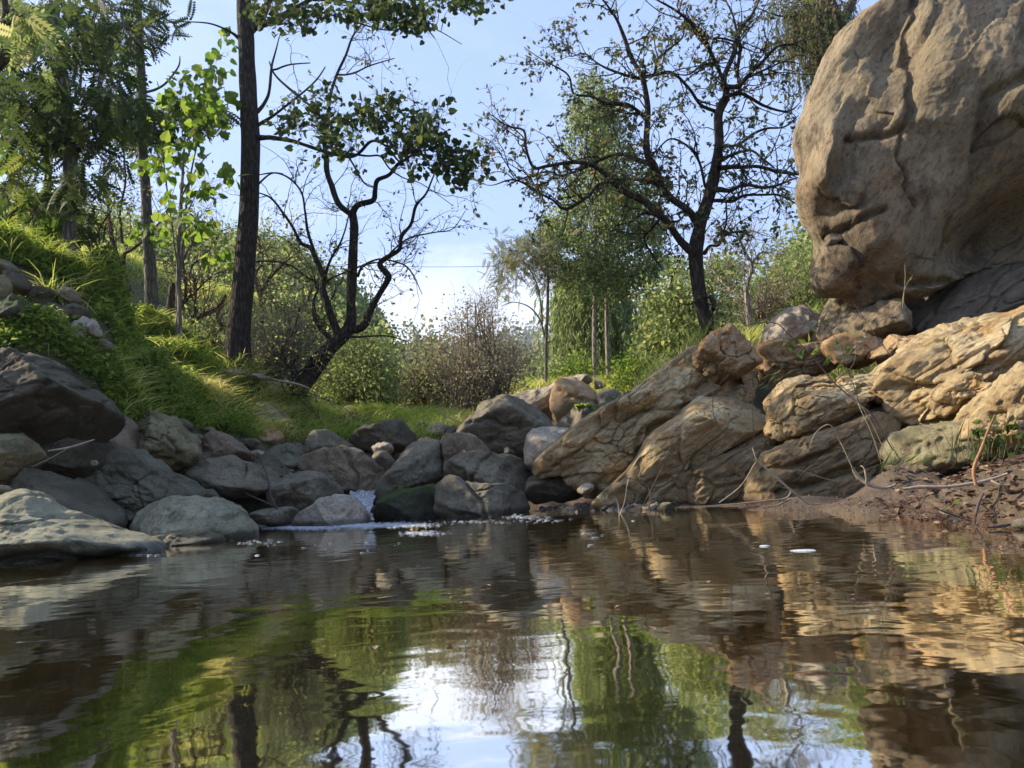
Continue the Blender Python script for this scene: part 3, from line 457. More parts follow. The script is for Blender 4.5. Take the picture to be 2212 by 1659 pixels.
R('orange-brown rock beside the crumbly orange rock', 7, [(1350, 240), (1400, 205), (1520, 188), (1640, 215), (1630, 290), (1520, 350), (1400, 330)], 8.3, 'ochre', T=.4, cuts=5)
R('grey boulder leaning up against the giant overhanging boulder', 7, [(1290, 240), (1330, 120), (1400, 25), (1480, -30), (1600, -20), (1600, 60), (1520, 120), (1450, 200), (1380, 260)], 9.2, 'giant', T=.6, cuts=2)
R('rounded tan boulder in front of the leaning grey boulder', 7, [(1400, 190), (1450, 130), (1540, 70), (1630, 60), (1680, 120), (1690, 200), (1600, 240), (1480, 240)], 8.7, 'giant', T=.5, cuts=2)
R('rough grey boulder at the left of the leaning grey boulder', 7, [(1090, 240), (1130, 150), (1200, 98), (1260, 88), (1345, 100), (1350, 200), (1270, 260), (1160, 270)], 9.6, 'tan', T=.5, cuts=5, rough=1.5)
R('dark rounded boulder in the shadow under the overhang', 7, [(1670, 140), (1710, 50), (1850, -40), (2050, -120), (2350, -120), (2500, 60), (2400, 180), (2180, 150), (1950, 200), (1850, 235), (1760, 230)], 8.9, 'giantshade', T=.8, cuts=2, strata=(.4, 2.4), n=110)
R('small white pebble rock at the right edge of the waterline', 7, [(2160, 1035), (2180, 1010), (2212, 1000), (2260, 1010), (2270, 1045)], 3.3, 'tan', T=.06, name='stone', cat='stone')
R('small tan pebble at the tip of the second slab in the water', 7, [(635, 955), (650, 925), (690, 920), (710, 940), (700, 970)], 7.0, 'olive', T=.08, name='stone', cat='stone')
# the giant overhanging boulder (view 4)
R('giant tan boulder overhanging the right bank', 4, [(700, -120), (600, 20), (540, 80), (480, 130), (410, 205), (372, 300), (335, 385), (300, 440), (265, 540), (240, 600), (222, 650), (235, 730), (258, 815), (232, 850), (216, 890), (228, 960), (262, 1040), (330, 1098), (345, 1180), (335, 1235), (345, 1290), (400, 1322), (485, 1325), (540, 1385), (620, 1420), (720, 1420), (870, 1370), (1020, 1290), (1200, 1260), (1500, 1270), (1900, 1200), (2000, 500), (1800, -400), (1200, -700), (850, -400)], 8.6, 'giant', T=1.15, tilt=-.05, e=.80, back=.25, cuts=7, rough=1.05, ridge=.5, edge=.12, strata=(1.05, 2.6), ctr=(1000, 560), n=240,
  feats=[('b', 680, 230, 130, 110, -20, -.22), ('b', 700, 560, 200, 40, 5, .05), ('c', [(440, 640), (560, 630), (720, 600)], 16, .09), ('c', [(700, 610), (690, 740), (720, 880), (760, 960)], 7, .07), ('b', 490, 520, 60, 60, 0, -.08),
         ('b', 400, 820, 50, 120, 15, -.16), ('b', 330, 700, 60, 220, 8, .16), ('b', 460, 1030, 95, 45, -15, .14), ('c', [(350, 1080), (460, 1075), (560, 1000), (620, 990)], 13, .14), ('c', [(340, 1100), (400, 1110), (460, 1140)], 12, .16), ('c', [(480, 1150), (500, 1250), (500, 1330)], 14, .09), ('b', 620, 1150, 140, 160, 30, .14),
         ('c', [(770, -50), (760, 150), (770, 300), (740, 450), (730, 560)], 24, .12), ('b', 1260, 1040, 330, 170, -32, -.95), ('c', [(1269, 350), (1150, 420), (1080, 540), (1050, 700)], 26, .12), ('c', [(1269, 590), (1150, 680), (1080, 700)], 9, .05), ('c', [(960, 1000), (950, 1060), (1010, 1075)], 12, .08), ('b', 900, 350, 120, 300, 10, .10), ('b', 1230, 480, 90, 160, 40, .12), ('c', [(680, 1300), (800, 1320), (1000, 1270)], 20, .16)])
R('small knob of rock caught under the chin of the giant boulder', 4, [(335, 1110), (365, 1085), (405, 1105), (400, 1140), (350, 1175), (338, 1150)], 8.4, 'giantshade', T=.2, name='stone', cat='stone')
R('tiny cream pebble lying in the hollow right of the dark wedged rock', 5, [(425, 1130), (432, 1118), (455, 1118), (466, 1130), (455, 1142), (432, 1142)], 6.9, 'tan', T=.03, name='stone', cat='stone')
R('brown angular stone at the lower tip of the largest slab, above the gravel', 7, [(290, 870), (310, 845), (350, 835), (368, 855), (345, 885), (305, 885)], 8.1, 'tan', T=.12, name='stone', cat='stone')
R('small angular stone wedged between the orange-brown rock and the ridged slab', 7, [(1785, 215), (1800, 200), (1828, 190), (1838, 210), (1815, 228)], 7.7, 'tan', T=.06, name='stone', cat='stone')
R('round grey cobble at the left of the light grey-pink pointed boulder', 5, [(885, 1040), (900, 1005), (935, 990), (950, 1015), (930, 1045)], 9.4, 'grey', T=.12, name='stone', cat='stone')
R('long reddish cobble at the upper edge of the small stones', 5, [(925, 975), (960, 962), (1005, 965), (1008, 978), (960, 985)], 9.7, 'pink', T=.07, name='stone', cat='stone')
R('grey flat cobble right of the light grey-pink pointed boulder', 5, [(1120, 1040), (1150, 1015), (1200, 1018), (1220, 1042), (1170, 1058)], 10.3, 'grey', T=.12, name='stone', cat='stone')
R('buff cobble above the blue-grey round stone', 5, [(1165, 1090), (1185, 1068), (1230, 1070), (1240, 1092), (1200, 1105)], 10.3, 'tan', T=.1, name='stone', cat='stone')
# ------------------------------------------------------------------ tree tools
RG = np.random.RandomState(11)
def unit(v): return v/np.maximum(np.linalg.norm(v, axis=-1, keepdims=True), 1e-9)
def rvec(n, rg=None): return unit((rg or RG).normal(size=(n, 3)))
def tubes(Pt, Rd, k):
    """Pt (N,n,3), Rd (N,n) -> verts, quads of N tapered tubes with closed ends left open"""
    n_, n = Rd.shape; T = np.gradient(Pt, axis=1); T = unit(T)
    ref = np.zeros((n_, 1, 3)); av = abs(unit(Pt[:, -1]-Pt[:, 0])); ref[np.arange(n_), 0, np.argmin(av+np.array([.0, -.3, .0]), axis=1)] = 1
    A = unit(np.cross(T, np.broadcast_to(ref, T.shape))); B = np.cross(T, A)
    th = np.linspace(0, 2*np.pi, k, endpoint=False)
    V = Pt[:, :, None]+Rd[:, :, None, None]*(A[:, :, None]*np.cos(th)[None, None, :, None]+B[:, :, None]*np.sin(th)[None, None, :, None])
    f = gridfaces(n, k, True); Fq = (f[None]+(np.arange(n_)*n*k)[:, None, None]).reshape(-1, 4)
    return V.reshape(-1, 3), Fq
class Wood:
    def __init__(s): s.V = []; s.F = []; s.n = 0; s.A = []; s.B = []; s.ra = []; s.rb = []
    def add(s, Pt, Rd, k, soup=True):
        if Pt.ndim == 2: Pt = Pt[None]; Rd = Rd[None]
        V, Fq = tubes(Pt, Rd, k); s.V.append(V); s.F.append(Fq+s.n); s.n += len(V)
        if soup: s.A.append(Pt[:, :-1].reshape(-1, 3)); s.B.append(Pt[:, 1:].reshape(-1, 3)); s.ra.append(Rd[:, :-1].ravel()); s.rb.append(Rd[:, 1:].ravel())
    def soup(s): return np.concatenate(s.A), np.concatenate(s.B), np.concatenate(s.ra), np.concatenate(s.rb)
    def build(s, name, mat, parent):
        return mesh(name, np.concatenate(s.V), np.concatenate(s.F), mat, parent)
def limb(k, pts, Y, dY=0., sub=6, wob=.012, rg=None, knob=.10):
    """a limb traced in the photo: (x, y, diameter) at distance Y; dY = change of distance towards its tip"""
    rg = rg or RG; q = Z(k, pts); n = len(q); t = np.arange(n); tt = np.linspace(0, n-1, (n-1)*sub+1)
    if n > 2:   # catmull-rom
        i = np.clip(tt.astype(int), 0, n-2); u = (tt-i)[:, None]; g = lambda j: q[np.clip(j, 0, n-1)]
        p0, p1, p2, p3 = g(i-1), g(i), g(i+1), g(i+2)
        c = .5*((2*p1)+(-p0+p2)*u+(2*p0-5*p1+4*p2-p3)*u**2+(-p0+3*p1-3*p2+p3)*u**3)
    else: c = np.stack([np.interp(tt, t, q[:, j]) for j in range(3)], 1)
    s = tt/(n-1); Ys = Y+dY*s
    w = P(c[:, 0], c[:, 1], Ys); r = np.maximum(c[:, 2], 1.2)*Ys/F/2
    ph = rg.uniform(0, 99, 3); nz = np.stack([noise(np.stack([tt*.9+ph[j], tt*0, tt*0], 1), 3+j) for j in range(3)], 1)
    w = w+nz*np.minimum(r*.5, wob)[:, None]*np.minimum(s*6, 1)[:, None]; w[:, 1] += .12*noise(np.stack([tt*.5+ph[1], tt*0, tt*0], 1), 8)*np.minimum(s*6, 1)*(abs(dY)*.6+.3)
    r = r*(1+knob*noise(np.stack([tt*1.7+ph[0], tt*0, tt*0], 1), 5))
    return w, r
def sample(sp, n, rg, rmax=9., rmin=0.):
    A, B, ra, rb = sp; ok = (ra < rmax) & (ra > rmin)
    A, B, ra, rb = A[ok], B[ok], ra[ok], rb[ok]; l = np.linalg.norm(B-A, axis=1)+1e-9
    i = rg.choice(len(A), n, p=l/l.sum()); u = rg.uniform(0, 1, n)[:, None]
    return A[i]+(B[i]-A[i])*u, unit(B[i]-A[i]), ra[i]*(1-u[:, 0])+rb[i]*u[:, 0]
def grow(pos, d, ln, r0, steps, crook, bias, rg, tip=.3):
    out = [pos]; p = pos.copy(); d = unit(d)
    for i in range(steps):
        d = unit(d+crook*rg.normal(size=d.shape)+bias); p = p+d*(ln/steps)[:, None]; out.append(p)
    Pt = np.stack(out, 1); R = r0[:, None]*np.linspace(1, tip, steps+1)[None]
    return Pt, R
def spread(tan, rg, a0=35, a1=75, upb=0.):
    n = len(tan); pr = unit(np.cross(tan, rvec(n, rg))); a = np.radians(rg.uniform(a0, a1, n))[:, None]
    return unit(tan*np.cos(a)+pr*np.sin(a)+np.array([0, 0, upb]))
# leaf templates: verts (x along, y across, z normal) and faces
def T_oval(w=.27): return np.array([(0, 0, 0), (.42, 0, -.05), (1, 0, -.1), (.38, w, .06), (.38, -w, .06)]), np.array([(0, 1, 3), (0, 4, 1), (1, 2, 3), (1, 4, 2)])
def T_heart(): return np.array([(0, 0, 0), (-.14, .2, .03), (.15, .46, .05), (.6, .34, .0), (1, 0, -.12), (.6, -.34, .0), (.15, -.46, .05), (-.14, -.2, .03), (.35, 0, -.05)]), np.array([(8, i, i+1) for i in range(0, 7)]+[(8, 7, 0)])
def T_strip(w=.07): return np.array([(0, 0, 0), (.4, w, 0), (1, 0, -.12), (.4, -w, 0)]), np.array([(0, 3, 2, 1)])
def T_pin(m=7, ll=.30, lw=.08, droop=.30):
    V = []; Fc = []
    def quad(a, b, w):
        t = unit(np.array(b)-np.array(a)); s = np.array([-t[1], t[0], 0])*w; mid = np.array(a)*.6+np.array(b)*.4
        i = len(V); V.extend([np.array(a), mid+s, np.array(b), mid-s]); Fc.append((i, i+3, i+2, i+1))
    for j in range(m):
        x = .12+.85*j/m; z = -droop*x*x; l = ll*(1-.45*abs(j/m-.4))
        for sg in (1, -1): quad((x, 0, z), (x+l*.45, sg*l*.9, z-.07), lw*l/ll)
    quad((.95, 0, -droop*.9), (1.15, 0, -droop*1.35), lw)
    for j in range(3): a, b = j/3, (j+1)/3; quad((a, 0, -droop*a*a), (b, 0, -droop*b*b), .006)
    return np.array(V), np.array(Fc)
def leaves(name, pos, d, size, tmpl, mat, parent, rg, flat=.6, label=None):
    """one mesh of many leaves; flat = how far the blades lean towards horizontal"""
    tv, tf = tmpl; n = len(pos); d = unit(d); nr = unit(rvec(n, rg)*(1-flat)+np.array([0, 0, 1.])*flat)
    y = unit(np.cross(nr, d)); z = np.cross(d, y); s = size[:, None, None]
    V = pos[:, None]+s*(tv[None, :, 0:1]*d[:, None]+tv[None, :, 1:2]*y[:, None]+tv[None, :, 2:3]*z[:, None])
    Fq = (tf[None]+(np.arange(n)*len(tv))[:, None, None]).reshape(-1, tf.shape[1])
    o = mesh(name, V.reshape(-1, 3), Fq, mat, parent, smooth=False, rnd=np.repeat(rg.uniform(0, 1, n), len(tv)))
    if label: o['label'] = label
    return o
def ell(k, es, Y, n, rg, dp=.8):
    """n points in ellipses (x, y, rx, ry) of the photo given depth dp (metres, half)"""
    es = np.array(es, float); ar = es[:, 2]*es[:, 3]; i = rg.choice(len(es), n, p=ar/ar.sum())
    r = np.sqrt(rg.uniform(0, 1, n))**.9; a = rg.uniform(0, 2*np.pi, n); q = np.stack([es[i, 0]+es[i, 2]*r*np.cos(a), es[i, 1]+es[i, 3]*r*np.sin(a)], 1)
    q = Z(k, q); return P(q[:, 0], q[:, 1], Y+rg.normal(size=n)*dp*.6)
def nearest(sp, pts):
    M = sp[0]; out = np.zeros(len(pts), int)
    for a in range(0, len(pts), 500): out[a:a+500] = ((pts[a:a+500, None]-M[None])**2).sum(-1).argmin(1)
    return M[out], sp[2][out]
def connect(wd, targets, rg, r0=.012, steps=6, k=4, sag=.12):
    """twigs reach the targets from the nearest wood; later ones start on earlier twigs, so they branch"""
    n = len(targets); out = np.zeros((n, steps+1, 3)); _, _ = 0, 0
    a, ra = nearest(wd.soup(), targets); order = np.argsort(np.linalg.norm(targets-a, axis=1)+rg.uniform(0, .15, n))
    for b in np.array_split(order, min(14, max(1, n//3))):
        a, ra = nearest(wd.soup(), targets[b]); T_ = targets[b]; L_ = np.linalg.norm(T_-a, axis=1)
        t = np.linspace(0, 1, steps+1)[None, :, None]; off = rvec(len(a), rg)[:, None]*(L_*sag)[:, None, None]*np.sin(np.pi*t)
        Pt = a[:, None]*(1-t)+T_[:, None]*t+off+rg.normal(size=(len(a), steps+1, 3))*(L_*.03)[:, None, None]*np.sin(np.pi*t)
        R_ = np.minimum(ra*.85, r0*(.5+L_))[:, None]*np.linspace(1, .5, steps+1)[None]; wd.add(Pt, np.maximum(R_, .0025), k); out[b] = Pt
    return out
def clumpleaves(wd, k, es, Y, nt_, per, ls, rg, dp=.8, clump=.16, tw=.008, down=0.):
    """twigs run from the wood to nt_ targets inside the traced foliage outline; `per` leaves round each"""
    tg = ell(k, es, Y, nt_, rg, dp); Pt = connect(wd, tg, rg, tw)
    dr = unit(Pt[:, -1]-Pt[:, -3]); d2 = spread(np.repeat(dr, 3, 0), rg, 20, 80)
    b, r = grow(np.repeat(tg, 3, 0), d2, rg.uniform(.6, 1.4, len(d2))*clump*1.4, np.full(len(d2), max(tw*.35, .002)), 4, .25, np.array([0, 0, -.05]), rg); wd.add(b, r, 3, soup=False)
    q = b.reshape(-1, 3); i = rg.choice(len(q), nt_*per); pos = q[i]+rg.normal(size=(nt_*per, 3))*clump*.35
    d = unit(rvec(len(pos), rg)+np.array([0, 0, -down])+.5*unit(pos-np.repeat(tg, per, 0)[:len(pos)]))
    return pos, d, rg.uniform(.6, 1.25, len(pos))*ls
# ------------------------------------------------------------------ plant materials
BK = dict(dark=barkmat('bark_dark', (.042, .034, .027), (.085, .068, .054), 1., lich=.15), brown=barkmat('bark_brown', (.10, .065, .045), (.17, .12, .085), .8, lich=.2),
          grey=barkmat('bark_grey', (.16, .135, .11), (.26, .23, .19), .8, lich=.3), pale=barkmat('bark_pale', (.30, .25, .20), (.40, .35, .28), .7, lich=.1))
LM = dict(persim=leafmat('leaf_persimmon', (.035, .06, .02), (.075, .10, .032), (.15, .11, .05), .45, .2), green=leafmat('leaf_green', (.03, .065, .012), (.06, .11, .02), (.13, .16, .03), .45, .2),
          dark=leafmat('leaf_dark', (.022, .040, .014), (.036, .062, .02), (.085, .115, .028), .35, .08), lime=leafmat('leaf_lime', (.045, .10, .014), (.085, .165, .022), (.17, .23, .04), .55, .2),
          poplar=leafmat('leaf_poplar', (.05, .085, .024), (.10, .15, .04), (.22, .25, .09), .45, .4), willow=leafmat('leaf_willow', (.10, .15, .05), (.16, .22, .08), (.25, .28, .12), .5),
          pale=leafmat('leaf_pale', (.08, .13, .035), (.14, .19, .055), (.24, .25, .10), .5), tawny=leafmat('leaf_tawny', (.12, .13, .055), (.19, .17, .085), (.27, .21, .12), .4, .2),
          olive=leafmat('leaf_olive', (.06, .08, .03), (.11, .125, .05), (.19, .17, .08), .45), grass=leafmat('grass_blade', (.14, .21, .03), (.25, .31, .06), (.46, .42, .16), .55),
          weed=leafmat('leaf_weed', (.055, .11, .018), (.11, .18, .03), (.21, .27, .05), .5, .2), far=leafmat('leaf_far', (.06, .09, .045), (.09, .12, .06), (.15, .16, .09), .3))
m_fruit = plain('fruit_skin', (.45, .13, .04), .4, (.30, .14, .05))
# ------------------------------------------------------------------ persimmon tree, right of the middle
def persimmon(nm, label, base, Y, limbs, k, bark, rg, nb, ntw, nleaf, ls, lmat, lo=.5, hi=1.3, fruit=0, cols=8, r1=.011, twl=.34, zone=None):
    t = empty(nm, base, label, 'tree'); wd = Wood()
    for pts, dY in limbs: w, r = limb(k, pts, Y, dY, rg=rg); wd.add(w, r, cols)
    sp = wd.soup(); p, tn, r = sample(sp, nb, rg, .075)
    b1, q1 = grow(p, spread(tn, rg, 35, 85, .15), rg.uniform(lo, hi, nb), np.minimum(r*.6, r1), 9, .24, np.array([0, 0, .03]), rg); wd.add(b1, q1, 5)
    w2 = Wood(); w2.add(b1, q1, 3)
    s2 = w2.soup(); p, tn, r = sample(s2, ntw, rg); b2, q2 = grow(p, spread(tn, rg, 30, 80, .05), rg.uniform(.3, 1.2, ntw)*twl, np.minimum(r*.7, .0045), 6, .30, np.array([0, 0, -.02]), rg, .5); wd.add(b2, q2, 3)
    s3 = (b2[:, :-1].reshape(-1, 3), b2[:, 1:].reshape(-1, 3), q2[:, :-1].ravel(), q2[:, 1:].ravel())
    wd.build('trunk', bark, t)
    p, tn, r = sample(s3, nleaf, rg)
    # leaves come and go in patches over the crown
    keep = fbm(p*1.5, 2, 31) > -.15; keep |= rg.uniform(0, 1, len(p)) < .25; p, tn = p[keep], tn[keep]
    leaves('crown', p, unit(spread(tn, rg, 30, 80)+np.array([0, 0, -.45])), rg.uniform(.6, 1.2, len(p))*ls, T_oval(.29), lmat, t, rg, .25)
    for j in range(fruit):
        c = b2[rg.randint(len(b2)), -1]+np.array([0, 0, -.025]); th = np.linspace(0, 2*np.pi, 8, endpoint=False); ph = np.linspace(.05, np.pi-.05, 6)[:, None]
        V = np.stack([np.sin(ph)*np.cos(th)*.024, np.sin(ph)*np.sin(th)*.024, np.cos(ph)*.02+0*th], -1).reshape(-1, 3)
        V2 = V+c; mesh('fruit', V2, gridfaces(6, 8, True), m_fruit, t)
    return t
rg = np.random.RandomState(5)
A3 = [([(958, 1425, 66), (948, 1340, 60), (935, 1290, 58), (915, 1180, 56), (905, 1060, 60), (915, 980, 58), (925, 920, 56), (955, 840, 52), (985, 720, 48), (1000, 600, 42), (1000, 480, 38), (1030, 400, 34), (1020, 330, 26), (1060, 230, 22), (1085, 130, 18), (1140, 60, 12), (1180, -20, 7)], .2),
 ([(925, 950, 44), (890, 905, 38), (850, 870, 34), (790, 810, 30), (750, 730, 30), (710, 680, 32), (700, 600, 28), (710, 500, 25), (700, 400, 24), (680, 320, 22), (640, 240, 20), (610, 150, 18), (580, 80, 14), (540, 20, 10), (500, -30, 6)], -.9),
 ([(905, 1060, 46), (885, 1040, 40), (840, 990, 34), (780, 920, 35), (730, 880, 36), (690, 830, 29), (620, 800, 27), (560, 750, 26), (520, 710, 22), (470, 680, 20), (380, 675, 18), (290, 690, 16), (230, 700, 14), (200, 640, 11), (190, 560, 10), (120, 520, 8), (50, 470, 4)], -1.2),
 ([(560, 755, 22), (500, 770, 17), (460, 810, 15), (370, 860, 14), (310, 820, 11), (230, 790, 10), (150, 760, 8), (70, 770, 5), (15, 755, 3)], -.8),
 ([(705, 680, 26), (640, 650, 18), (580, 640, 14), (520, 660, 13), (430, 705, 11), (350, 730, 10), (290, 720, 9), (200, 745, 8), (120, 765, 5)], 1.0),
 ([(800, 830, 24), (750, 770, 22), (690, 755, 17), (640, 745, 14), (560, 740, 10), (490, 700, 7), (440, 640, 5)], .8),
 ([(705, 500, 18), (650, 460, 16), (590, 440, 14), (530, 430, 12), (470, 400, 10), (400, 380, 9), (380, 320, 8), (330, 290, 7), (260, 250, 5), (190, 195, 3)], -.6),
 ([(690, 325, 18), (620, 325, 12), (540, 300, 10), (490, 270, 8), (440, 230, 6), (380, 240, 5), (370, 180, 4), (330, 120, 3)], .7),
 ([(690, 320, 18), (760, 300, 15), (820, 310, 14), (880, 360, 14), (930, 430, 14), (990, 465, 16)], .5),
 ([(735, 305, 15), (750, 250, 12), (800, 200, 10), (850, 150, 8), (860, 80, 6), (880, 10, 4)], -.3),
 ([(945, 780, 14), (930, 700, 12), (880, 620, 10), (800, 580, 8), (740, 630, 7), (715, 640, 6)], -.6),
 ([(985, 790, 26), (1050, 790, 19), (1110, 765, 16), (1180, 780, 14), (1240, 775, 11), (1310, 750, 7)], -.9),
 ([(980, 835, 18), (1060, 835, 15), (1110, 810, 12), (1200, 810, 10), (1260, 820, 8), (1345, 862, 6)], .5),
 ([(1000, 700, 26), (1060, 690, 20), (1100, 690, 18), (1170, 690, 15), (1240, 715, 14), (1310, 725, 12), (1370, 737, 9)], .8),
 ([(1005, 670, 18), (1060, 650, 14), (1130, 630, 12), (1190, 670, 10), (1230, 700, 8)], -.6),
 ([(1000, 610, 16), (1080, 600, 12), (1150, 550, 12), (1210, 530, 10), (1280, 520, 7), (1340, 470, 4)], -.5),
 ([(1030, 400, 24), (1090, 385, 16), (1130, 400, 14), (1200, 440, 11), (1290, 460, 8), (1340, 425, 4)], .9),
 ([(1030, 360, 24), (1090, 350, 20), (1130, 310, 16), (1190, 250, 14), (1240, 200, 12), (1300, 190, 8), (1380, 150, 4)], -.5),
 ([(1130, 320, 12), (1200, 290, 10), (1270, 255, 8), (1335, 262, 4)], .4),
 ([(1090, 350, 18), (1085, 280, 16), (1090, 210, 14), (1075, 130, 12), (1060, 60, 8), (1020, -20, 6)], .5),
 ([(1022, 335, 20), (995, 250, 17), (960, 180, 18), (910, 120, 18), (870, 80, 14), (820, 40, 10), (730, -10, 7)], -.7),
 ([(1000, 260, 12), (940, 270, 10), (870, 310, 7), (800, 300, 5)], -.5),
 ([(950, 160, 11), (1020, 160, 9), (1080, 180, 8)], .2),
 ([(940, 1055, 18), (960, 1025, 13), (1000, 1020, 11), (1020, 980, 9), (1090, 960, 7), (1130, 980, 5)], -.5),
 ([(1000, 1015, 9), (1030, 930, 8), (1030, 830, 7)], 0),
 ([(740, 890, 18), (690, 890, 13), (640, 920, 11), (580, 940, 7)], -.5),
 ([(780, 925, 14), (830, 920, 9), (865, 885, 6)], .3), ([(760, 905, 12), (720, 960, 10), (690, 990, 9), (730, 1060, 8), (765, 1115, 4)], .4),
 ([(930, 920, 16), (910, 895, 10), (905, 880, 5)], 0), ([(965, 1235, 20), (985, 1260, 22), (980, 1285, 16)], -.2)]
persimmon('persimmon_tree', 'dark crooked persimmon tree with a forked trunk behind the largest leaning slab', P(1530, 735, 10.3), 10.3, A3, 3, BK['dark'], rg, 290, 2000, 8600, .078, LM['persim'], .4, 1.15, fruit=26)
rg = np.random.RandomState(8)
A2 = [([(300, 1660, 84), (330, 1610, 80), (370, 1560, 80), (430, 1470, 72), (490, 1410, 64), (525, 1370, 56)], 0),
 ([(515, 1385, 52), (540, 1330, 46), (540, 1250, 42), (545, 1150, 40), (550, 1050, 38), (555, 950, 36), (545, 890, 34)], 0),
 ([(545, 895, 28), (490, 850, 27), (460, 780, 25), (440, 730, 23), (440, 660, 20), (430, 600, 18), (430, 520, 14), (400, 470, 12), (340, 420, 10), (280, 370, 10), (220, 310, 8), (200, 260, 5)], .6),
 ([(545, 890, 30), (570, 850, 26), (630, 830, 24), (640, 790, 22), (650, 750, 20), (700, 730, 18), (740, 690, 14), (780, 660, 10), (830, 600, 8), (860, 530, 5)], -.6),
 ([(520, 1375, 46), (590, 1360, 34), (620, 1300, 30), (650, 1240, 28), (690, 1180, 27), (695, 1150, 26), (660, 1105, 23), (690, 1070, 21), (740, 1040, 20), (750, 990, 18), (790, 940, 16), (810, 860, 14), (850, 810, 10), (870, 760, 8), (900, 690, 5)], -.4),
 ([(495, 1405, 42), (470, 1350, 36), (440, 1260, 34), (420, 1200, 30), (430, 1160, 24), (400, 1090, 22), (370, 1030, 20), (330, 1010, 16), (300, 950, 12), (260, 890, 10), (210, 830, 8), (150, 805, 5)], .6),
 ([(385, 1045, 15), (360, 960, 12), (350, 880, 10), (335, 800, 8), (280, 740, 8), (220, 715, 7), (150, 730, 5)], -.5),
 ([(427, 1165, 16), (450, 1100, 12), (480, 1030, 10), (510, 960, 7), (530, 890, 5)], -.5),
 ([(450, 1405, 24), (400, 1350, 18), (385, 1290, 16), (380, 1250, 12), (400, 1180, 10), (350, 1150, 10), (300, 1110, 9), (220, 1085, 9), (140, 1090, 7)], .5),
 ([(568, 1150, 14), (590, 1110, 12), (640, 1080, 9), (690, 1080, 8), (760, 1100, 7), (800, 1150, 5), (835, 1225, 3)], -.6),
 ([(700, 1055, 9), (780, 990, 8), (880, 965, 6), (960, 950, 5), (1015, 875, 3)], .4),
 ([(440, 1170, 9), (500, 1140, 8), (600, 1100, 8), (660, 1090, 6)], -.3),
 ([(432, 610, 14), (445, 480, 13), (455, 380, 14), (480, 310, 13), (520, 240, 11), (550, 160, 9), (600, 90, 5)], .5),
 ([(480, 310, 10), (550, 300, 8), (620, 270, 6), (720, 240, 4)], -.4), ([(215, 290, 9), (280, 270, 8), (370, 262, 5)], 0), ([(280, 1600, 10), (330, 1540, 10), (430, 1470, 8)], -.4),
 ([(500, 1405, 12), (600, 1400, 9), (700, 1400, 6), (780, 1425, 3)], -.5), ([(300, 1560, 8), (250, 1450, 7), (300, 1380, 6), (330, 1270, 5)], -.3), ([(240, 1640, 8), (290, 1640, 9), (370, 1650, 6)], -.6)]
persimmon('persimmon_tree', 'dark leaning persimmon tree with twisted bare branches, right of the thick trunk', P(640, 850, 13), 13, A2, 2, BK['dark'], rg, 150, 1150, 1500, .075, LM['persim'], .35, 1.3, fruit=14, r1=.009)
# ------------------------------------------------------------------ thick leaning trunk with the leafy branch
rg = np.random.RandomState(21)
t = empty('tall_tree', P(515, 805, 12.5), 'tall tree with the thickest dark trunk, one leafy limb reaching right', 'tree'); wd = Wood()
w, r = limb(2, [(58, 1570, 150), (65, 1530, 132), (75, 1400, 104), (95, 1200, 90), (105, 1000, 86), (115, 800, 82), (118, 600, 80), (115, 450, 76), (110, 300, 72), (105, 150, 70), (95, 50, 66), (90, -80, 55)], 12.5, 0, 10, .02, rg, .04); wd.add(w, r, 20)
for pts, dY in [([(110, 130, 50), (150, 90, 38), (180, 40, 34), (215, -40, 26)], .5), ([(125, 115, 34), (150, 105, 30), (220, 90, 27), (300, 50, 22), (380, -5, 18), (470, -60, 12)], -.7),
    ([(140, 572, 30), (175, 570, 22), (220, 570, 20), (290, 580, 18), (360, 600, 16), (440, 625, 15), (520, 640, 14), (580, 620, 13), (640, 600, 11), (700, 625, 9), (740, 660, 8), (800, 640, 6), (880, 640, 6), (960, 680, 5), (1060, 700, 4)], -1.6),
    ([(520, 640, 10), (550, 690, 8), (600, 770, 7), (650, 790, 4)], -.6), ([(520, 640, 11), (600, 650, 9), (660, 650, 9), (700, 700, 7), (760, 740, 6), (840, 765, 4), (960, 850, 3)], -.6),
    ([(150, 465, 20), (200, 400, 14), (210, 310, 12), (215, 240, 10), (235, 140, 5)], .7), ([(150, 522, 16), (230, 470, 11), (310, 410, 9), (390, 340, 8), (435, 285, 5)], -.5), ([(80, 168, 16), (20, 125, 11), (-60, 95, 7), (-180, 90, 4)], -.4),
    ([(300, 50, 14), (420, 60, 10), (560, 100, 8), (700, 130, 6), (860, 110, 5), (1000, 180, 3)], -.6), ([(380, 0, 12), (560, 20, 9), (760, 40, 7), (900, 0, 5), (1060, 10, 3)], .3), ([(130, 790, 10), (200, 720, 7), (250, 718, 5)], -.4)]:
    w, r = limb(2, pts, 12.5, dY, rg=rg); wd.add(w, r, 8)
for es, ntg, per, ls in (([(290, 510, 55, 55), (430, 450, 80, 80), (560, 500, 60, 60), (650, 470, 90, 80), (760, 540, 100, 100), (850, 620, 100, 80), (960, 680, 100, 60), (1040, 680, 60, 60), (480, 590, 60, 50), (900, 440, 40, 30), (870, 560, 60, 60), (580, 680, 30, 30)], 290, 5, .10),
                         ([(330, 60, 130, 60), (600, 30, 160, 60), (760, 60, 120, 70), (830, 100, 50, 40), (1050, 15, 90, 40), (960, -20, 80, 40), (200, 30, 100, 60)], 220, 5, .10)):
    p, d, s = clumpleaves(wd, 2, es, 11.2, ntg, per, ls, rg, .7, .15, .007, .5); leaves('crown', p, d, s, T_heart(), LM['dark'], t, rg, .35)
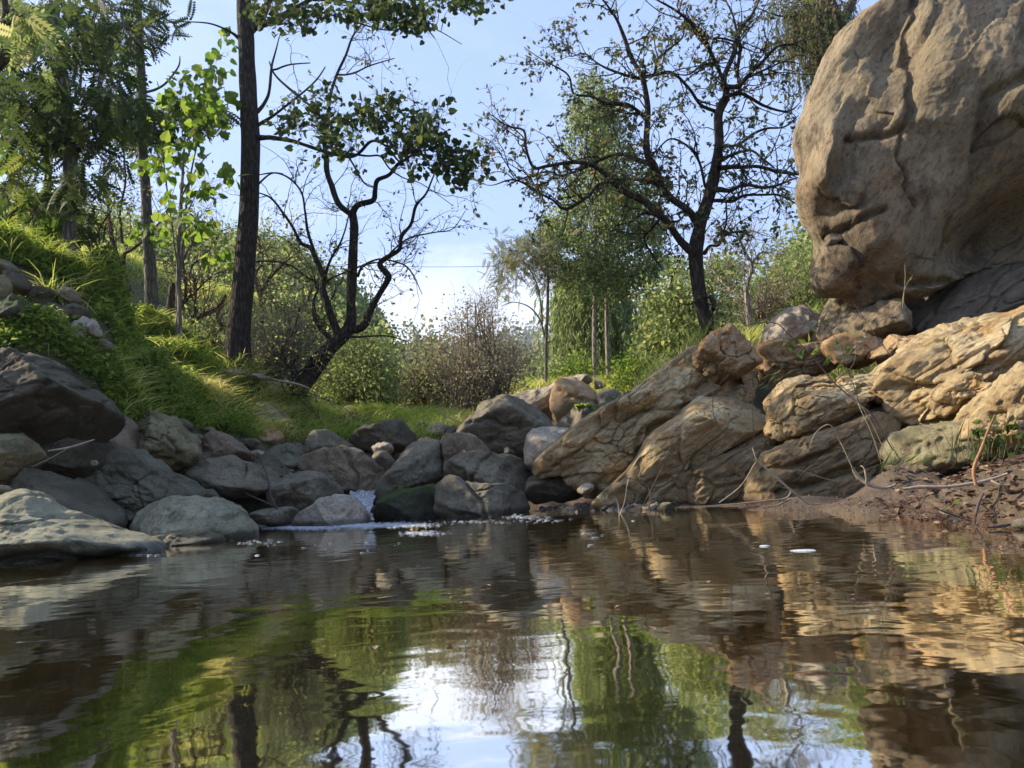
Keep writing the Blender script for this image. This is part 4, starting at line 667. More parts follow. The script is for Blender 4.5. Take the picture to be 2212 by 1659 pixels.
p, tn, r = sample(wd.soup(), 170, rg, .016); b, r = grow(p, spread(tn, rg, 20, 60), rg.uniform(.25, .8, 170), np.minimum(r*.6, .004), 8, .17, np.array([.05, 0, .0]), rg); wd.add(b, r, 3)
wd.build('trunk', BK['dark'], t)
# ------------------------------------------------------------------ left group
def simple_tree(nm, label, k, base, Y, limbs, bark, es, ntg, per, ls, tmpl, lm, rg, dp=.8, clump=.18, tw=.008, flat=.4, down=.3, cols=8, cat='tree', group=None, extra=0):
    t = empty(nm, P(*Z(k, [base])[0], Y), label, cat, group); wd = Wood()
    for pts, dY in limbs: w, r = limb(k, pts, Y, dY, rg=rg); wd.add(w, r, cols)
    if extra:
        p, tn, r = sample(wd.soup(), extra, rg, .08); b, q = grow(p, spread(tn, rg, 35, 80, .3), rg.uniform(.4, 1.3, extra), np.minimum(r*.5, .01), 7, .25, np.array([0, 0, .03]), rg); wd.add(b, q, 4)
    if ntg:
        p, d, s = clumpleaves(wd, k, es, Y, ntg, per, ls, rg, dp, clump, tw, down); leaves('crown', p, d, s, tmpl, LM[lm], t, rg, flat)
    wd.build('trunk', BK[bark], t); return t
rg = np.random.RandomState(31)
simple_tree('tree_of_heaven', 'tall tree with feathery dark leaves and a grey trunk in the weeds at the left', 1, (290, 1100), 10, [([(292, 1130, 70), (290, 1080, 62), (285, 950, 62), (290, 800, 60), (290, 650, 55), (275, 480, 50), (265, 350, 48), (240, 200, 46), (225, 60, 42), (220, -60, 38)], 0),
    ([(285, 540, 20), (340, 450, 14), (420, 380, 10), (520, 330, 7)], -.8), ([(265, 380, 18), (180, 320, 12), (90, 300, 8)], -.6), ([(285, 620, 16), (360, 600, 10), (440, 680, 7)], -.8), ([(240, 210, 18), (330, 130, 12), (430, 90, 8)], -.5), ([(290, 470, 10), (340, 350, 9), (330, 250, 6)], .3)],
    'grey', [(60, 150, 130, 120), (200, 100, 130, 110), (380, 90, 130, 100), (150, 330, 160, 110), (360, 330, 130, 110), (470, 440, 120, 80), (300, 540, 150, 120), (380, 700, 90, 110), (300, 850, 100, 110), (180, 520, 120, 120), (60, 440, 80, 90)], 250, 3, .34, T_pin(), 'dark', rg, 1.1, .22, .009, .45, .35)
rg = np.random.RandomState(32)
simple_tree('tree_of_heaven', 'slim dark trunk at the far left whose feathery leaves hang into the weeds', 1, (180, 990), 10.6, [([(178, 1010, 36), (180, 900, 34), (190, 850, 34), (205, 700, 30), (215, 500, 28), (225, 400, 22), (215, 250, 14)], 0), ([(190, 850, 12), (130, 830, 8), (70, 820, 5)], -.5)],
    'brown', [(110, 590, 120, 110), (130, 870, 80, 60), (60, 750, 60, 60), (220, 900, 60, 80), (90, 400, 90, 80)], 90, 3, .33, T_pin(), 'green', rg, .8, .22, .008, .5, .4)
rg = np.random.RandomState(33)
simple_tree('tree_of_heaven', 'straight bare grey trunk with a feathery dark crown, left of the two pale saplings', 1, (632, 1370), 13.5, [([(632, 1400, 62), (632, 1300, 56), (632, 1200, 52), (620, 1000, 50), (608, 800, 48), (592, 600, 44), (588, 400, 42), (585, 250, 38), (580, 100, 30), (575, 0, 24), (570, -60, 18)], 0),
    ([(603, 385, 12), (680, 350, 9), (740, 280, 7), (750, 235, 4)], -.3), ([(590, 500, 16), (700, 480, 10), (820, 500, 7), (900, 470, 5)], -1.2), ([(580, 150, 14), (500, 100, 10), (430, 120, 6)], -.5), ([(580, 120, 14), (650, 60, 9), (700, 60, 5)], .2), ([(592, 520, 10), (520, 450, 8), (450, 440, 5)], -.6)],
    'grey', [(560, 40, 110, 80), (620, 100, 90, 80), (500, 160, 80, 80), (540, 480, 110, 80), (690, 490, 140, 55), (830, 480, 110, 50), (600, 560, 60, 50), (420, 200, 80, 80)], 190, 3, .33, T_pin(), 'dark', rg, .9, .22, .008, .5, .35)
rg = np.random.RandomState(34)
simple_tree('sapling', 'pair of pale slender stems with big bright heart shaped leaves left of the thick trunk', 1, (740, 1450), 12.6, [([(735, 1475, 24), (735, 1400, 22), (738, 1200, 20), (745, 1000, 18), (755, 800, 14), (765, 600, 9), (770, 380, 5)], 0), ([(757, 1460, 20), (755, 1400, 18), (750, 1150, 16), (762, 1000, 14), (775, 850, 11), (800, 700, 7), (830, 560, 4)], .15), ([(735, 1080, 9), (710, 900, 8), (690, 750, 7), (668, 575, 4)], -.3), ([(755, 820, 8), (830, 700, 6), (880, 640, 4)], -.3), ([(750, 950, 7), (800, 850, 5), (840, 780, 4)], .3)],
    'pale', [(780, 420, 80, 110), (840, 330, 90, 50), (620, 680, 60, 40), (690, 840, 50, 40), (790, 930, 90, 80), (620, 965, 50, 40), (850, 760, 100, 60), (900, 1050, 60, 40), (880, 480, 90, 110), (740, 650, 80, 70), (930, 220, 40, 50)], 110, 5, .165, T_heart(), 'lime', rg, .7, .2, .006, .45, .4)
rg = np.random.RandomState(35)
simple_tree('twisted_tree', 'twisted nearly bare dark tree rising behind the grass crest between two grey trunks', 1, (540, 1200), 14, [([(545, 1230, 30), (525, 1170, 26), (490, 1080, 20), (460, 950, 16), (450, 820, 14), (440, 730, 10), (480, 640, 8), (500, 560, 5)], 0), ([(512, 1140, 20), (510, 1060, 16), (545, 1040, 14), (590, 1005, 12), (660, 930, 9), (700, 880, 6)], -.5), ([(510, 1010, 12), (500, 880, 10), (525, 750, 8), (520, 600, 6), (540, 520, 4)], .4), ([(470, 960, 9), (400, 930, 8), (380, 850, 6), (330, 780, 4)], .4)],
    'brown', [(450, 700, 130, 130), (500, 850, 120, 110), (600, 780, 80, 110), (400, 900, 80, 80)], 90, 6, .07, T_oval(), 'persim', rg, .8, .2, .006, extra=60)
simple_tree('twisted_tree', 'small crooked dark tree with s-shaped stem at the crest beside the leftmost trunks', 1, (365, 1120), 12.5, [([(355, 1135, 18), (370, 1105, 16), (400, 1075, 14), (375, 1025, 12), (405, 985, 11), (430, 930, 7), (470, 880, 5)], 0), ([(385, 1030, 8), (330, 1010, 6), (300, 950, 4)], .3)], 'dark', [(420, 900, 80, 70), (350, 960, 60, 50)], 30, 5, .07, T_oval(), 'lime', rg, .5, .18, .005, extra=25)
simple_tree('twisted_tree', 'dark contorted trunk with a broken top in the thicket behind the pale saplings', 1, (700, 1400), 15, [([(695, 1420, 44), (705, 1300, 34), (715, 1200, 28), (722, 1175, 14)], 0), ([(760, 1400, 30), (800, 1340, 26), (850, 1310, 22), (905, 1285, 16), (940, 1230, 9)], 0), ([(850, 1490, 26), (890, 1430, 24), (925, 1370, 20), (905, 1315, 14), (930, 1270, 8)], -.4), ([(760, 1300, 16), (770, 1180, 14), (760, 1080, 10), (800, 1000, 8), (820, 880, 5)], .5), ([(810, 1330, 14), (820, 1200, 11), (800, 1120, 8), (860, 1060, 6), (930, 960, 4)], .6), ([(790, 1240, 9), (880, 1150, 7), (960, 1120, 5)], -.4)],
    'brown', [(800, 1150, 140, 90), (880, 1000, 90, 90), (850, 850, 100, 120)], 70, 4, .06, T_oval(), 'tawny', rg, 1., .25, .006, extra=150)
simple_tree('twisted_tree', 'grey twisted tree showing just right of the thick trunk, behind the leaning persimmon', 2, (150, 1400), 16, [([(150, 1420, 20), (170, 1320, 18), (160, 1230, 15), (200, 1160, 12), (260, 1100, 9), (330, 1040, 6)], 0), ([(160, 1240, 14), (140, 1150, 12), (170, 1080, 9), (150, 980, 6)], .5), ([(250, 1400, 12), (290, 1300, 10), (340, 1270, 9), (380, 1180, 6)], -.4), ([(170, 1320, 10), (260, 1290, 8), (320, 1330, 5)], 0)],
    'brown', [(230, 1000, 120, 90), (330, 1080, 110, 90), (200, 1150, 90, 80), (280, 900, 100, 60)], 80, 5, .05, T_oval(), 'tawny', rg, 1., .22, .005, extra=150)
rg = np.random.RandomState(36)
simple_tree('twisted_tree', 'thick curved dark branch of a tree entering at the top left corner', 1, (-60, 330), 8, [([(-220, 700, 90), (-120, 430, 80), (-40, 300, 74), (5, 255, 62), (28, 215, 42), (20, 150, 34), (5, 110, 30), (15, 60, 30), (10, -20, 26), (-20, -120, 20)], 0), ([(20, 100, 14), (60, 60, 10), (110, 40, 6)], -.3)], 'brown', [(60, 120, 90, 80), (30, 30, 80, 60)], 22, 4, .30, T_pin(), 'pale', rg, .5, .2, .006, .5, .4)
simple_tree('twisted_tree', 'thin winding branches of a small tree at the left edge above the weeds', 1, (-40, 1000), 11, [([(-80, 1060, 26), (-30, 1000, 22), (20, 960, 16), (30, 905, 14), (90, 850, 8), (135, 850, 4)], 0), ([(-60, 900, 16), (0, 805, 10), (22, 760, 9), (90, 770, 8), (115, 820, 5)], .3)], 'dark', [(20, 880, 90, 60), (50, 740, 80, 60), (30, 640, 90, 80)], 45, 8, .07, T_oval(), 'pale', rg, .6, .2, .005, extra=40)
# ------------------------------------------------------------------ middle distance
rg = np.random.RandomState(41)
simple_tree('locust_tree', 'thin tree with a dark stem and a flat feathery pale crown left of the poplars', 3, (283, 1600), 21, [([(283, 1620, 14), (283, 1450, 13), (287, 1300, 12), (290, 1180, 11), (285, 1080, 9), (270, 1020, 6)], 0), ([(278, 1410, 9), (255, 1330, 7), (215, 1280, 6), (150, 1260, 4), (95, 1275, 3)], -.4), ([(268, 1350, 7), (250, 1200, 6), (200, 1100, 5), (150, 1050, 3)], .4), ([(283, 1430, 6), (310, 1420, 4)], 0), ([(285, 1150, 6), (240, 1080, 5), (200, 1030, 3)], -.5), ([(287, 1200, 6), (310, 1120, 4)], .3)],
    'grey', [(230, 1030, 100, 40), (130, 1070, 60, 45), (100, 1150, 28, 70), (265, 1110, 45, 70), (190, 1090, 60, 40)], 190, 4, .30, T_pin(7, .22, .06, .15), 'olive', rg, 1.2, .3, .01, .6, .3)
rg = np.random.RandomState(42)
for lab, trn, es, yy in (('left one of the two poplars with pale straight stems behind the orange boulder', [(487, 1610, 22), (484, 1400, 20), (487, 1200, 17), (490, 1000, 14), (485, 700, 10), (478, 400, 5), (478, 330, 3)], [(475, 360, 45, 55), (460, 480, 75, 80), (450, 620, 95, 100), (480, 780, 110, 100), (420, 920, 140, 100), (390, 1050, 130, 90), (440, 1150, 120, 70), (300, 960, 50, 40)], 22),
                         ('right one of the two poplars with pale straight stems behind the orange boulder', [(545, 1630, 22), (537, 1400, 20), (532, 1200, 17), (532, 1000, 14), (532, 700, 10), (545, 450, 5), (550, 380, 3)], [(550, 470, 50, 80), (570, 620, 80, 90), (630, 780, 110, 90), (640, 920, 140, 100), (650, 1060, 140, 90), (600, 1160, 110, 60), (720, 1120, 80, 50)], 22.6)):
    tn = [(trn, 0)]+[([(trn[2][0]+0, y0, 8), (trn[2][0]+sg*45, y0-90, 6), (trn[2][0]+sg*90, y0-190, 3)], dy) for y0, sg, dy in ((1230, -1, .5), (1190, 1, -.5), (1120, -1, -.8), (1050, 1, .8), (960, -1, .4), (900, 1, -.4), (820, -1, 0), (760, 1, .5))]
    simple_tree('poplar_tree', lab, 3, trn[0][:2], yy, tn, 'pale', es, 600, 26, .10, T_oval(.36), 'poplar', rg, 1.3, .26, .010, .2, .5, 7)
# weeping willow behind the poplars
def willow(label, k, base, Y, trunk, tops, n, ln, ls, lm, rg, dp, per=34, bark='brown'):
    t = empty('willow_tree', P(*Z(k, [base])[0], Y), label, 'tree'); wd = Wood()
    for pts, dY in trunk: w, r = limb(k, pts, Y, dY, rg=rg); wd.add(w, r, 10)
    tp = ell(k, tops, Y, n, rg, dp); cl = rg.randint(0, max(8, n//16), n); cc = ell(k, tops, Y, max(8, n//16), rg, dp); tp = tp*.45+cc[cl]*.55
    Pt = connect(wd, cc, rg, .02)
    l = rg.uniform(ln[0], ln[1], n); b, r = grow(tp, unit(rvec(n, rg)*.6+np.array([0, 0, .1])), l, np.full(n, .004*Y/12), 9, .06, np.array([0, 0, -.62]), rg, .6); wd.add(b, r, 3, soup=False)
    i = rg.randint(0, n, n*per); u = rg.uniform(.5, 8.98, n*per); j = u.astype(int); fr = (u-j)[:, None]; pos = b[i, j]*(1-fr)+b[i, j+1]*fr; d = unit(unit(b[i, j+1]-b[i, j])+rvec(len(i), rg)*.55)
    leaves('crown', pos, d, rg.uniform(.7, 1.3, len(pos))*ls, T_strip(.10), LM[lm], t, rg, .1); wd.build('trunk', BK[bark], t)
willow('weeping willow with hanging light green curtains behind the two poplars', 3, (460, 1600), 29, [([(460, 1640, 40), (460, 1400, 36), (450, 1200, 26), (420, 1080, 14)], 0), ([(455, 1250, 20), (540, 1150, 12), (590, 1120, 8)], 0), ([(455, 1250, 20), (380, 1150, 12), (340, 1130, 8)], 0)],
       [(340, 1150, 40, 60), (400, 1080, 70, 60), (500, 1080, 90, 60), (580, 1180, 50, 80), (350, 1290, 40, 80), (590, 1330, 35, 70), (460, 1230, 130, 100), (460, 1400, 140, 70)], 1200, (1.2, 3.6), .26, 'willow', rg, 2.2, 30)
rg = np.random.RandomState(43)
willow('willow with a rough trunk and drooping narrow leaves beside the top of the giant boulder', 4, (365, 420), 11.5, [([(345, 620, 100), (352, 480, 96), (370, 370, 92), (385, 250, 95), (392, 150, 100), (365, 70, 90), (335, -40, 72)], 0), ([(395, 160, 50), (440, 60, 44), (500, -60, 36)], .4), ([(350, 60, 40), (260, 10, 30), (160, -40, 18)], -.6), ([(330, 20, 24), (220, 60, 16), (120, 60, 9), (30, 30, 5)], -.4), ([(365, 300, 16), (300, 260, 9), (250, 300, 5)], -.3)],
       [(300, 40, 90, 60), (420, 30, 60, 50), (520, 10, 60, 30), (200, 20, 110, 40), (270, 130, 60, 50), (100, 0, 70, 30), (300, 280, 50, 60), (250, 380, 50, 50), (430, 90, 30, 60)], 420, (.35, 1.1), .085, 'olive', rg, .7, 26)
rg = np.random.RandomState(44)
simple_tree('pale_persimmon_tree', 'small pale-barked nearly leafless tree right of the forked persimmon trunk', 3, (1135, 1440), 14, [([(1137, 1460, 28), (1130, 1360, 26), (1125, 1300, 24), (1118, 1200, 20), (1140, 1110, 16), (1110, 1060, 14), (1080, 980, 9), (1050, 930, 5)], 0), ([(1138, 1110, 11), (1180, 1050, 8), (1255, 1058, 4)], -.4), ([(1120, 1240, 13), (1050, 1200, 10), (1000, 1150, 9), (950, 1075, 6)], .5), ([(1085, 990, 7), (1130, 960, 6), (1190, 980, 4)], .3), ([(1120, 1320, 8), (1200, 1250, 6), (1290, 1230, 4), (1350, 1180, 3)], -.3)],
    'pale', [(1050, 980, 110, 60), (1150, 1010, 100, 60), (1220, 1060, 60, 40), (1080, 1100, 70, 60), (1280, 1200, 60, 40)], 80, 6, .06, T_oval(), 'tawny', rg, .7, .2, .005, extra=110)
simple_tree('broadleaf_tree', 'rounded light green leafy tree directly behind the forked persimmon trunk', 3, (850, 1430), 19, [([(850, 1450, 26), (845, 1350, 22), (830, 1250, 16), (800, 1160, 9)], 0), ([(848, 1350, 14), (900, 1260, 10), (980, 1180, 7)], 0), ([(845, 1340, 12), (780, 1280, 8), (730, 1240, 5)], 0)],
    'brown', [(840, 1150, 60, 60), (770, 1240, 60, 60), (740, 1310, 40, 70), (880, 1280, 90, 90), (760, 1400, 60, 70), (840, 1380, 80, 60), (1020, 1130, 70, 50), (960, 1180, 60, 60), (1010, 1330, 70, 60), (740, 1450, 35, 50)], 420, 18, .13, T_oval(.32), 'pale', rg, 1.5, .3, .01)
def shrub(label, k, base, Y, es, ntg, per, ls, lm, rg, stems=7, sp=60, bark='brown', extra=60, dp=1.2, tmpl=None, clump=.28, tw=.009, nm='shrub', cat='shrub'):
    bx, by = base; top = min(e[1]-e[3]*.3 for e in es); L_ = []
    for i in range(stems):
        ex = es[rg.randint(len(es))]; tx, ty = ex[0]+rg.uniform(-.6, .6)*ex[2], ex[1]+rg.uniform(-.6, .5)*ex[3]; x0 = bx+rg.uniform(-.5, .5)*sp
        L_.append(([(x0, by, 12), (x0*.65+tx*.35+rg.uniform(-10, 10), by*.6+ty*.4, 9), (x0*.25+tx*.75+rg.uniform(-10, 10), by*.25+ty*.75, 6), (tx, ty, 3)], rg.uniform(-1, 1)*dp*.6))
    return simple_tree(nm, label, k, base, Y, L_, bark, es, ntg, per, ls, tmpl or T_oval(.3), lm, rg, dp, clump, tw, .2, .2, 5, cat, None, extra)
shrub('large tawny bush with a haze of twigs in the middle of the gap', 2, (1080, 1720), 18, [(1000, 1370, 80, 90), (940, 1470, 100, 70), (1050, 1280, 60, 60), (1110, 1250, 40, 40), (1140, 1380, 80, 90), (1190, 1450, 60, 60), (1080, 1480, 130, 110), (1000, 1600, 150, 110), (1150, 1580, 110, 110), (1210, 1540, 60, 70)], 400, 8, .075, 'tawny', rg, 34, 260, 'pale', 650, 1.6, tw=.008)
shrub('olive green bush left of the tawny bush, low in the gap', 2, (850, 1720), 19.5, [(830, 1590, 90, 60), (900, 1560, 70, 70), (780, 1620, 70, 60), (920, 1640, 80, 60), (720, 1610, 60, 50)], 330, 18, .10, 'olive', rg, 9, 120, extra=120)
shrub('light green rounded bush right behind the leaning persimmon trunk', 2, (620, 1700), 16.5, [(560, 1440, 80, 70), (610, 1500, 80, 80), (500, 1520, 90, 80), (620, 1600, 90, 80), (530, 1620, 80, 60), (400, 1570, 60, 60), (660, 1570, 40, 60)], 520, 18, .085, 'pale', rg, 10, 120, extra=120)
shrub('blue-green shrub in shade under the light green rounded bush', 6, (980, 520), 16, [(960, 440, 90, 60), (1020, 480, 70, 50), (880, 460, 80, 50)], 120, 14, .08, 'dark', rg, 6, 60, extra=20, dp=.6)
shrub('tangle of dry twiggy undergrowth between the thick trunk and the leaning persimmon', 2, (230, 1580), 13.5, [(200, 1400, 100, 100), (300, 1350, 90, 80), (180, 1500, 70, 70), (320, 1480, 80, 80), (390, 1420, 60, 70)], 200, 8, .06, 'pale', rg, 22, 220, 'pale', 380, 1.0, tw=.006)
shrub('yellow green bushes climbing the slope left of the giant boulder', 4, (150, 1640), 17, [(330, 1180, 60, 60), (350, 1260, 60, 70), (260, 1260, 80, 60), (200, 1330, 90, 70), (330, 1350, 90, 80), (120, 1430, 90, 60), (240, 1450, 120, 80), (50, 1530, 80, 60), (150, 1550, 120, 60)], 560, 17, .095, 'pale', rg, 14, 220, extra=200)
shrub('thin tawny bush between the small pale-barked tree and the giant boulder', 4, (40, 1600), 15.5, [(80, 1390, 70, 40), (30, 1460, 70, 50), (120, 1340, 60, 30)], 90, 9, .06, 'tawny', rg, 9, 120, 'brown', 130, .8, tw=.006)
shrub('small grey-leaved shrub at the foot of the thin feathery tree', 3, (260, 1640), 24, [(250, 1580, 50, 40), (330, 1560, 60, 50), (230, 1540, 30, 30)], 110, 15, .10, 'willow', rg, 5, 60, extra=20)
shrub('sunlit low bush at the foot of the willow right of the poplars', 3, (640, 1610), 20, [(640, 1560, 60, 50), (700, 1530, 60, 50), (600, 1590, 50, 40), (730, 1570, 60, 40)], 170, 15, .10, 'lime', rg, 5, 60, extra=20)
shrub('sunlit low bush growing at the foot of the left poplar', 3, (430, 1620), 23, [(420, 1540, 50, 50), (370, 1570, 50, 50), (460, 1560, 40, 50)], 150, 15, .10, 'lime', rg, 5, 60, extra=20)
shrub('pale green undergrowth bush behind the pale saplings', 1, (850, 1560), 14.5, [(850, 1450, 80, 70), (800, 1380, 70, 60), (930, 1400, 60, 70), (700, 1400, 60, 60)], 130, 12, .08, 'pale', rg, 8, 130, extra=120)
# ------------------------------------------------------------------ wooded hills
def hill(name, label, ridge, Y0, Y1, zb, m, n, ls, lm, rg, kind='structure', amp=1.):
    """slope rising from Y0 to a skyline read off the photo at Y1, falling away behind"""
    q = np.array(ridge, float); tx = np.linspace(0, len(q)-1, 90); px = np.interp(tx, np.arange(len(q)), q[:, 0]); py = np.interp(tx, np.arange(len(q)), q[:, 1])
    top = P(px, py, Y1); s = np.concatenate([np.linspace(0, 1, 24), 1+np.linspace(.08, 1, 10)]); V = []
    for t in s:
        y = Y0+(Y1-Y0)*t; z = zb+(top[:, 2]-zb)*(math.sin(min(t, 1)*np.pi/2)**1.1 if t <= 1 else (1-(t-1)**1.5)); x = top[:, 0]*y/Y1
        V.append(np.stack([x, 0*x+y, z+0*x], 1))
    V = np.array(V); V[..., 2] += amp*fbm(V*.12, 3, 3)*np.minimum(1, np.linspace(0, 3, len(s)))[:, None]*.8
    o = tag(mesh(name, V.reshape(-1, 3), gridfaces(len(s), 90), m, smooth=True), kind='structure')
    if n:
        i = rg.randint(0, 23, n); j = rg.randint(0, 89, n); u = rg.uniform(0, 1, (2, n, 1)); c = (V[i, j]*(1-u[0])+V[i+1, j]*u[0])*(1-u[1])+(V[i, j+1]*(1-u[0])+V[i+1, j+1]*u[0])*u[1]
        cid = np.floor(c/(Y1*.045)).astype(int); hh = _h(cid[:, 0], cid[:, 1], cid[:, 0]*0, 4)
        c = c+rg.normal(size=(n, 3))*ls*.8+np.array([0, 0, 1.])*(np.abs(rg.normal(size=n))*ls*2.2*(1.2+hh))[:, None]
        l = leaves('woodland', c, rvec(n, rg), rg.uniform(.6, 1.4, n)*ls, T_oval(.4), LM[lm], None, rg, .2); tag(l, label, 'woodland', kind='stuff')
m_hill = plain('hill_ground', (.07, .085, .035), 1., (.11, .10, .05), .9)
rg = np.random.RandomState(60)
hill('hill', 'pale wooded hillside behind the trees at the left', [(-700, 420), (-200, 470), (100, 520), (340, 575), (450, 600), (560, 615), (650, 645), (740, 700), (810, 775), (850, 830)], 26, 62, 2.5, m_hill, 150000, .24, 'pale', rg)
hill('hill', 'tree covered slope at the right behind the pale persimmon tree', [(1380, 830), (1480, 790), (1600, 740), (1700, 640), (1800, 560), (1900, 500), (2300, 400), (2700, 350)], 24, 46, 2.5, m_hill, 36000, .26, 'pale', rg)
hill('hill', 'low tree line closing the gap between the bushes', [(700, 850), (790, 800), (830, 798), (900, 802), (960, 812), (1060, 815), (1150, 822), (1250, 825), (1400, 820)], 50, 120, 3, m_hill, 30000, .5, 'olive', rg, amp=.6)
hill('hill', 'distant blue-green mountain seen right of the willow', [(700, 850), (900, 840), (1040, 815), (1130, 795), (1200, 800), (1290, 790), (1340, 768), (1400, 760), (1440, 772), (1500, 765), (1600, 800), (1900, 760)], 500, 1100, 5, m_hill, 60000, 5.5, 'far', rg, amp=9)
# ------------------------------------------------------------------ grass, weeds
def inpoly(px, py, poly):
    r = np.zeros(px.shape, bool); n = len(poly)
    for i in range(n):
        (x1, y1), (x2, y2) = poly[i], poly[(i+1) % n]; c = ((y1 > py) != (y2 > py)) & (px < (x2-x1)*(py-y1)/((y2-y1) or 1e-9)+x1); r ^= c
    return r
def scatter(n, box, rg, test=None):
    x = rg.uniform(box[0], box[1], n); y = rg.uniform(box[2], box[3], n); z = H(x, y); p = np.stack([x, y, z], 1)
    if test is not None: p = p[test(p)]
    return p
def blades(name, p, ln, wd, mat, rg, label, lean=.5, cat='grass', parent=None):
    n = len(p); a = rg.uniform(0, 2*np.pi, n); d = np.stack([np.cos(a), np.sin(a), 0*a], 1)*(rg.uniform(.1, 1, n)*lean)[:, None]+np.array([.08, -.05, 1]); d = unit(d); l = ln*rg.uniform(.5, 1.3, n)
    side = unit(np.cross(d, rvec(n, rg))); V = []
    for t, w in ((0, 1.), (.45, .8), (.8, .45), (1., .06)):
        c = p+d*(l*t)[:, None]+np.array([0, 0, -1.])*(l*.45*lean*t**2.2)[:, None]+np.stack([np.cos(a), np.sin(a), 0*a], 1)*(l*.35*lean*t**2)[:, None]
        V += [c-side*wd*w/2, c+side*wd*w/2]
    V = np.stack(V, 1); f = np.array([(0, 1, 3, 2), (2, 3, 5, 4), (4, 5, 7, 6)]); Fq = (f[None]+(np.arange(n)*8)[:, None, None]).reshape(-1, 4)
    rn = np.clip(.45+.5*fbm(p*.8, 2, 40)+rg.normal(size=n)*.33, 0, 1)
    o = mesh(name, V.reshape(-1, 3), Fq, mat, parent, smooth=False, rnd=np.repeat(rn, 8))
    if label: tag(o, label, cat, kind='stuff')
    return o
rg = np.random.RandomState(70)
LEFT = [(-400, 300), (0, 480), (130, 520), (330, 640), (520, 760), (700, 830), (830, 880), (960, 900), (1010, 925), (880, 925), (780, 955), (640, 960), (520, 945), (400, 925), (320, 935), (250, 910), (200, 830), (120, 770), (-400, 740)]
STN = [(-60, 555), (0, 565), (60, 580), (150, 620), (200, 665), (255, 740), (235, 790), (150, 740), (90, 700), (0, 690), (-60, 690)]
def tl(p): x, y = proj(p); return inpoly(x, y, LEFT) & ~(inpoly(x, y, STN) & (fbm(p*2.2, 2, 5) > -.25))
def clump(p, s, th, sd): return fbm(p*s, 2, sd) > th
g = scatter(420000, (-9.5, -.2, 7.2, 19), rg, tl); xx, yy = proj(g); dens = np.clip((xx-180)/260, .12, 1)*np.where(g[:, 1] > 14, .5, 1); g = g[rg.uniform(0, 1, len(g)) < dens*(.12+.7*(fbm(g*2.6, 2, 12) > -.05))]
blades('grass', g, .34, .009, LM['grass'], rg, 'long arching green grass covering the left bank', 1.)
g = scatter(90000, (-9, 1, 8, 17), rg, lambda p: tl(p) & (fbm(p*1.9, 2, 55) > .0)); blades('grass', g, .5, .011, LM['grass'], rg, 'taller pale seeding grass stalks on the left bank', 1.)
g = scatter(200000, (-17, 9, 12, 34), rg, lambda p: (p[:, 2] > .9) & ~tl(p) & ~((p[:, 1] < 17) & (p[:, 0] > -1.2))); blades('grass', g, .42, .018, LM['grass'], rg, 'meadow grass behind the boulder pile and the bank', .8)
RB = [(1380, 830), (1600, 740), (1760, 700), (1850, 650), (1850, 740), (1640, 760), (1500, 850), (1350, 860)]
g = scatter(60000, (2, 12, 10, 26), rg, lambda p: p[:, 2] > 1.); blades('grass', g, .4, .011, LM['grass'], rg, 'sunlit grass on the slope behind the right-hand slabs', .6)
w = scatter(150000, (-9.5, -2.5, 6.6, 13), rg, lambda p: tl(p)); xx, yy = proj(w); k_ = rg.uniform(0, 1, len(w)) < np.clip((620-xx)/420, .12, 1)*np.where(inpoly(xx, yy, STN), .10, 1); w = w[k_]
n = len(w); hgt = np.abs(fbm(w*2.1, 2, 21))*.34+.05; rep = 5; pw = np.repeat(w, rep, 0)+np.stack([rg.normal(size=n*rep)*.05, rg.normal(size=n*rep)*.05, rg.uniform(0, 1, n*rep)*np.repeat(hgt, rep)], 1)
leaves('weeds', pw, unit(rvec(len(pw), rg)*[1, 1, .4]), rg.uniform(.5, 1.3, len(pw))*.058, T_oval(.34), LM['weed'], None, rg, .5).name = 'weeds'
tag(bpy.data.objects['weeds'], 'dense low leafy weeds and vines on the upper left bank', 'weeds', kind='stuff')
# ------------------------------------------------------------------ loose stones between the boulders
def pebbles(name, p, s, mat, rg, label):
    ico = []; th = np.linspace(0, 2*np.pi, 7, endpoint=False); ph = np.linspace(.15, np.pi-.15, 5)[:, None]
    b = np.stack([np.sin(ph)*np.cos(th), np.sin(ph)*np.sin(th), np.cos(ph)+0*th], -1).reshape(-1, 3); f = gridfaces(5, 7, True); cap = np.array([[0, 1, 2, 3], [0, 3, 4, 6], [4, 5, 6, 6]])
    n = len(p); V = b[None]*(1+.22*rg.normal(size=(n, len(b), 1)))*np.stack([rg.uniform(.7, 1.3, n), rg.uniform(.7, 1.2, n), rg.uniform(.4, .8, n)], 1)[:, None]*s[:, None, None]
    a = rg.uniform(0, 6.3, n); ca, sa = np.cos(a)[:, None], np.sin(a)[:, None]; V = np.stack([V[..., 0]*ca-V[..., 1]*sa, V[..., 0]*sa+V[..., 1]*ca, V[..., 2]], -1)+p[:, None]
    o = mesh(name, V.reshape(-1, 3), (f[None]+(np.arange(n)*len(b))[:, None, None]).reshape(-1, 4), mat, None, rnd=np.repeat(rg.uniform(0, 1, n), len(b)))
    tag(o, label, 'gravel', kind='stuff')
m_peb, nt, out_ = newmat('gravel'); at = N(nt, 'ShaderNodeAttribute', attribute_name='rnd'); cr = N(nt, 'ShaderNodeValToRGB'); e = cr.color_ramp.elements; e[0].color = (.05, .042, .034, 1); e[1].color = (.26, .21, .15, 1)
x = e.new(.5); x.color = (.11, .088, .07, 1); L(nt, at.outputs['Fac'], cr.inputs[0]); b = N(nt, 'ShaderNodeBsdfPrincipled', Roughness=.85); L(nt, cr.outputs[0], b.inputs['Base Color']); L(nt, b.outputs[0], out_.inputs[0])
